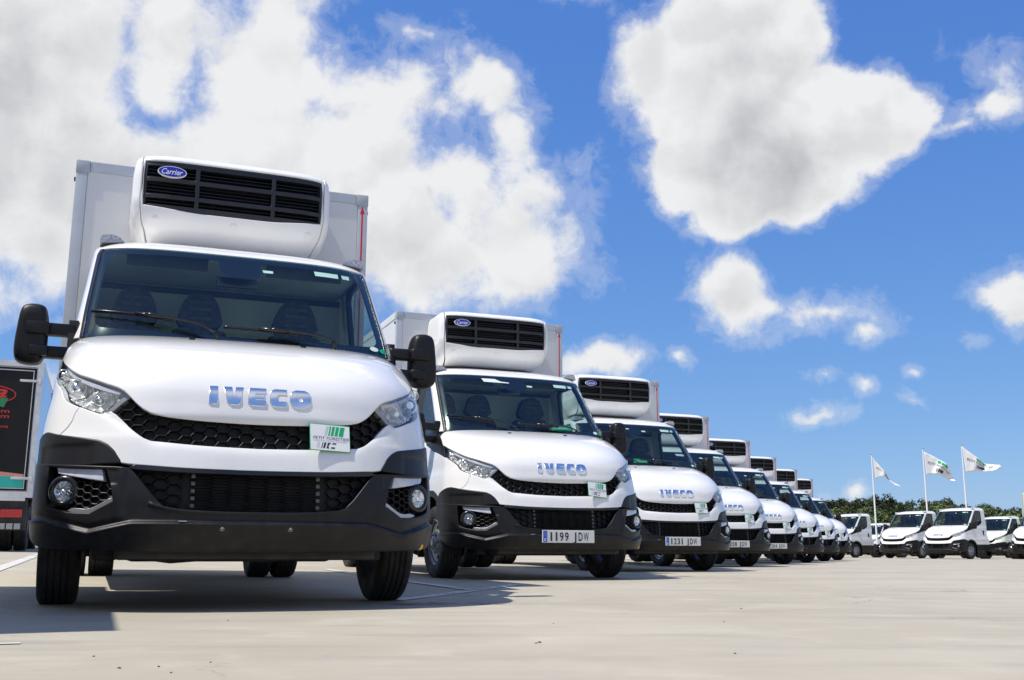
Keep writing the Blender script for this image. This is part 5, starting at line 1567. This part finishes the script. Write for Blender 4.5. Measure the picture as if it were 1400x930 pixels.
def where(px):
    return 'left of the left flagpole' if px < 1196 else ('between the left and the middle flagpole' if px < 1266 else ('between the middle and the right flagpole' if px < 1320 else 'right of the right flagpole'))
def tree(kind, i, x, y, top, lab, grp_):
    z = hillz(x, y) - .25; H = {'oak': 5.4, 'pine': 7.2, 'bush': 3.2}[kind]
    s = max(.5, (top - z) / H)
    c, t_ = KINDS[(kind, i)]
    root = empty('pine_tree' if kind == 'pine' else ('bush' if kind == 'bush' else 'broadleaf_tree'), (x, y, z), random.uniform(0, 6.28))
    w_ = min(max(s, .85), 1.25)
    root.scale = (w_ * random.uniform(.9, 1.15), w_, s)
    link('crown', c, root); link('trunk', t_, root)
    tag(root, lab, 'tree' if kind != 'bush' else 'bush', grp_)
LABT = {'pine': 'dark green pine tree on the rise behind the parked chassis cabs', 'oak': 'rounded green broadleaf tree on the rise behind the parked chassis cabs', 'bush': 'low green bush at the foot of the rise behind the parked chassis cabs'}
GRT = {'pine': 'pine trees on the rise', 'oak': 'broadleaf trees on the rise', 'bush': 'bushes at the foot of the rise'}
# skyline trees, then lower rows filling the slope in front of them
x = 1060
while x < 1450:
    near = min(tops, key=lambda q: abs(q[0] - x)); ty = near[1] + abs(near[0] - x) * .25 + random.uniform(-1.5, 2.5)
    dist = random.uniform(118, 150); p = px_at(x, ty, dist)
    kind = random.choice(['pine', 'pine', 'oak', 'oak', 'oak'])
    tree(kind, random.randrange(3), p.x, p.y, p.z, {'pine': 'dark pine tree on the skyline, ', 'oak': 'rounded green tree on the skyline, '}[kind] + where(x), GRT[kind] + ' skyline, ' + where(x))
    x += random.uniform(7, 11)
for row, (d0, d1, y0, y1, stp) in enumerate(((104, 116, 692, 702, 12), (95, 102, 702, 716, 13))):
    x = 1050
    while x < 1460:
        p = px_at(x, random.uniform(y0, y1), random.uniform(d0, d1))
        kind = random.choice(['oak', 'oak', 'pine']) if row == 0 else random.choice(['bush', 'oak'])
        tree(kind, random.randrange(2), p.x, p.y, p.z, {'pine': 'dark pine tree low on the slope, ', 'oak': 'rounded green tree low on the slope, ', 'bush': 'low bush at the slope foot, '}[kind] + where(x), {'pine': 'low pines, ', 'oak': 'low broadleaf trees, ', 'bush': 'low bushes, '}[kind] + where(x))
        x += random.uniform(stp * .8, stp * 1.2)

# pebbles and leaf litter on the yard
random.seed(3)
lit = MB()
for px, py, s in ((1013, 832, .008), (733, 879, .006), (738, 878, .009), (990, 850, .006), (757, 852, .005), (128, 897, .006), (163, 913, .007), (217, 911, .006), (234, 919, .005), (312, 848, .006), (288, 905, .005), (1005, 893, .006)):
    d = px_dir(px, py); t = -(CAM_H - .002) / d.z; p = Vector((0, 0, CAM_H)) + d * t; s *= .55
    bm = bmesh.new(); bmesh.ops.create_icosphere(bm, subdivisions=1, radius=s)
    for v in bm.verts: v.co = Vector((v.co.x * random.uniform(.7, 1.8), v.co.y * random.uniform(.7, 1.3), v.co.z * .7)) + Vector((p.x, p.y, s * .4))
    lit.bm(bm)
tag(link('pebbles', lit.mesh('pebbles', mat('pebble', (.10, .085, .07), .9))), kind='stuff', label='small dark pebbles and crumbs scattered on the concrete')
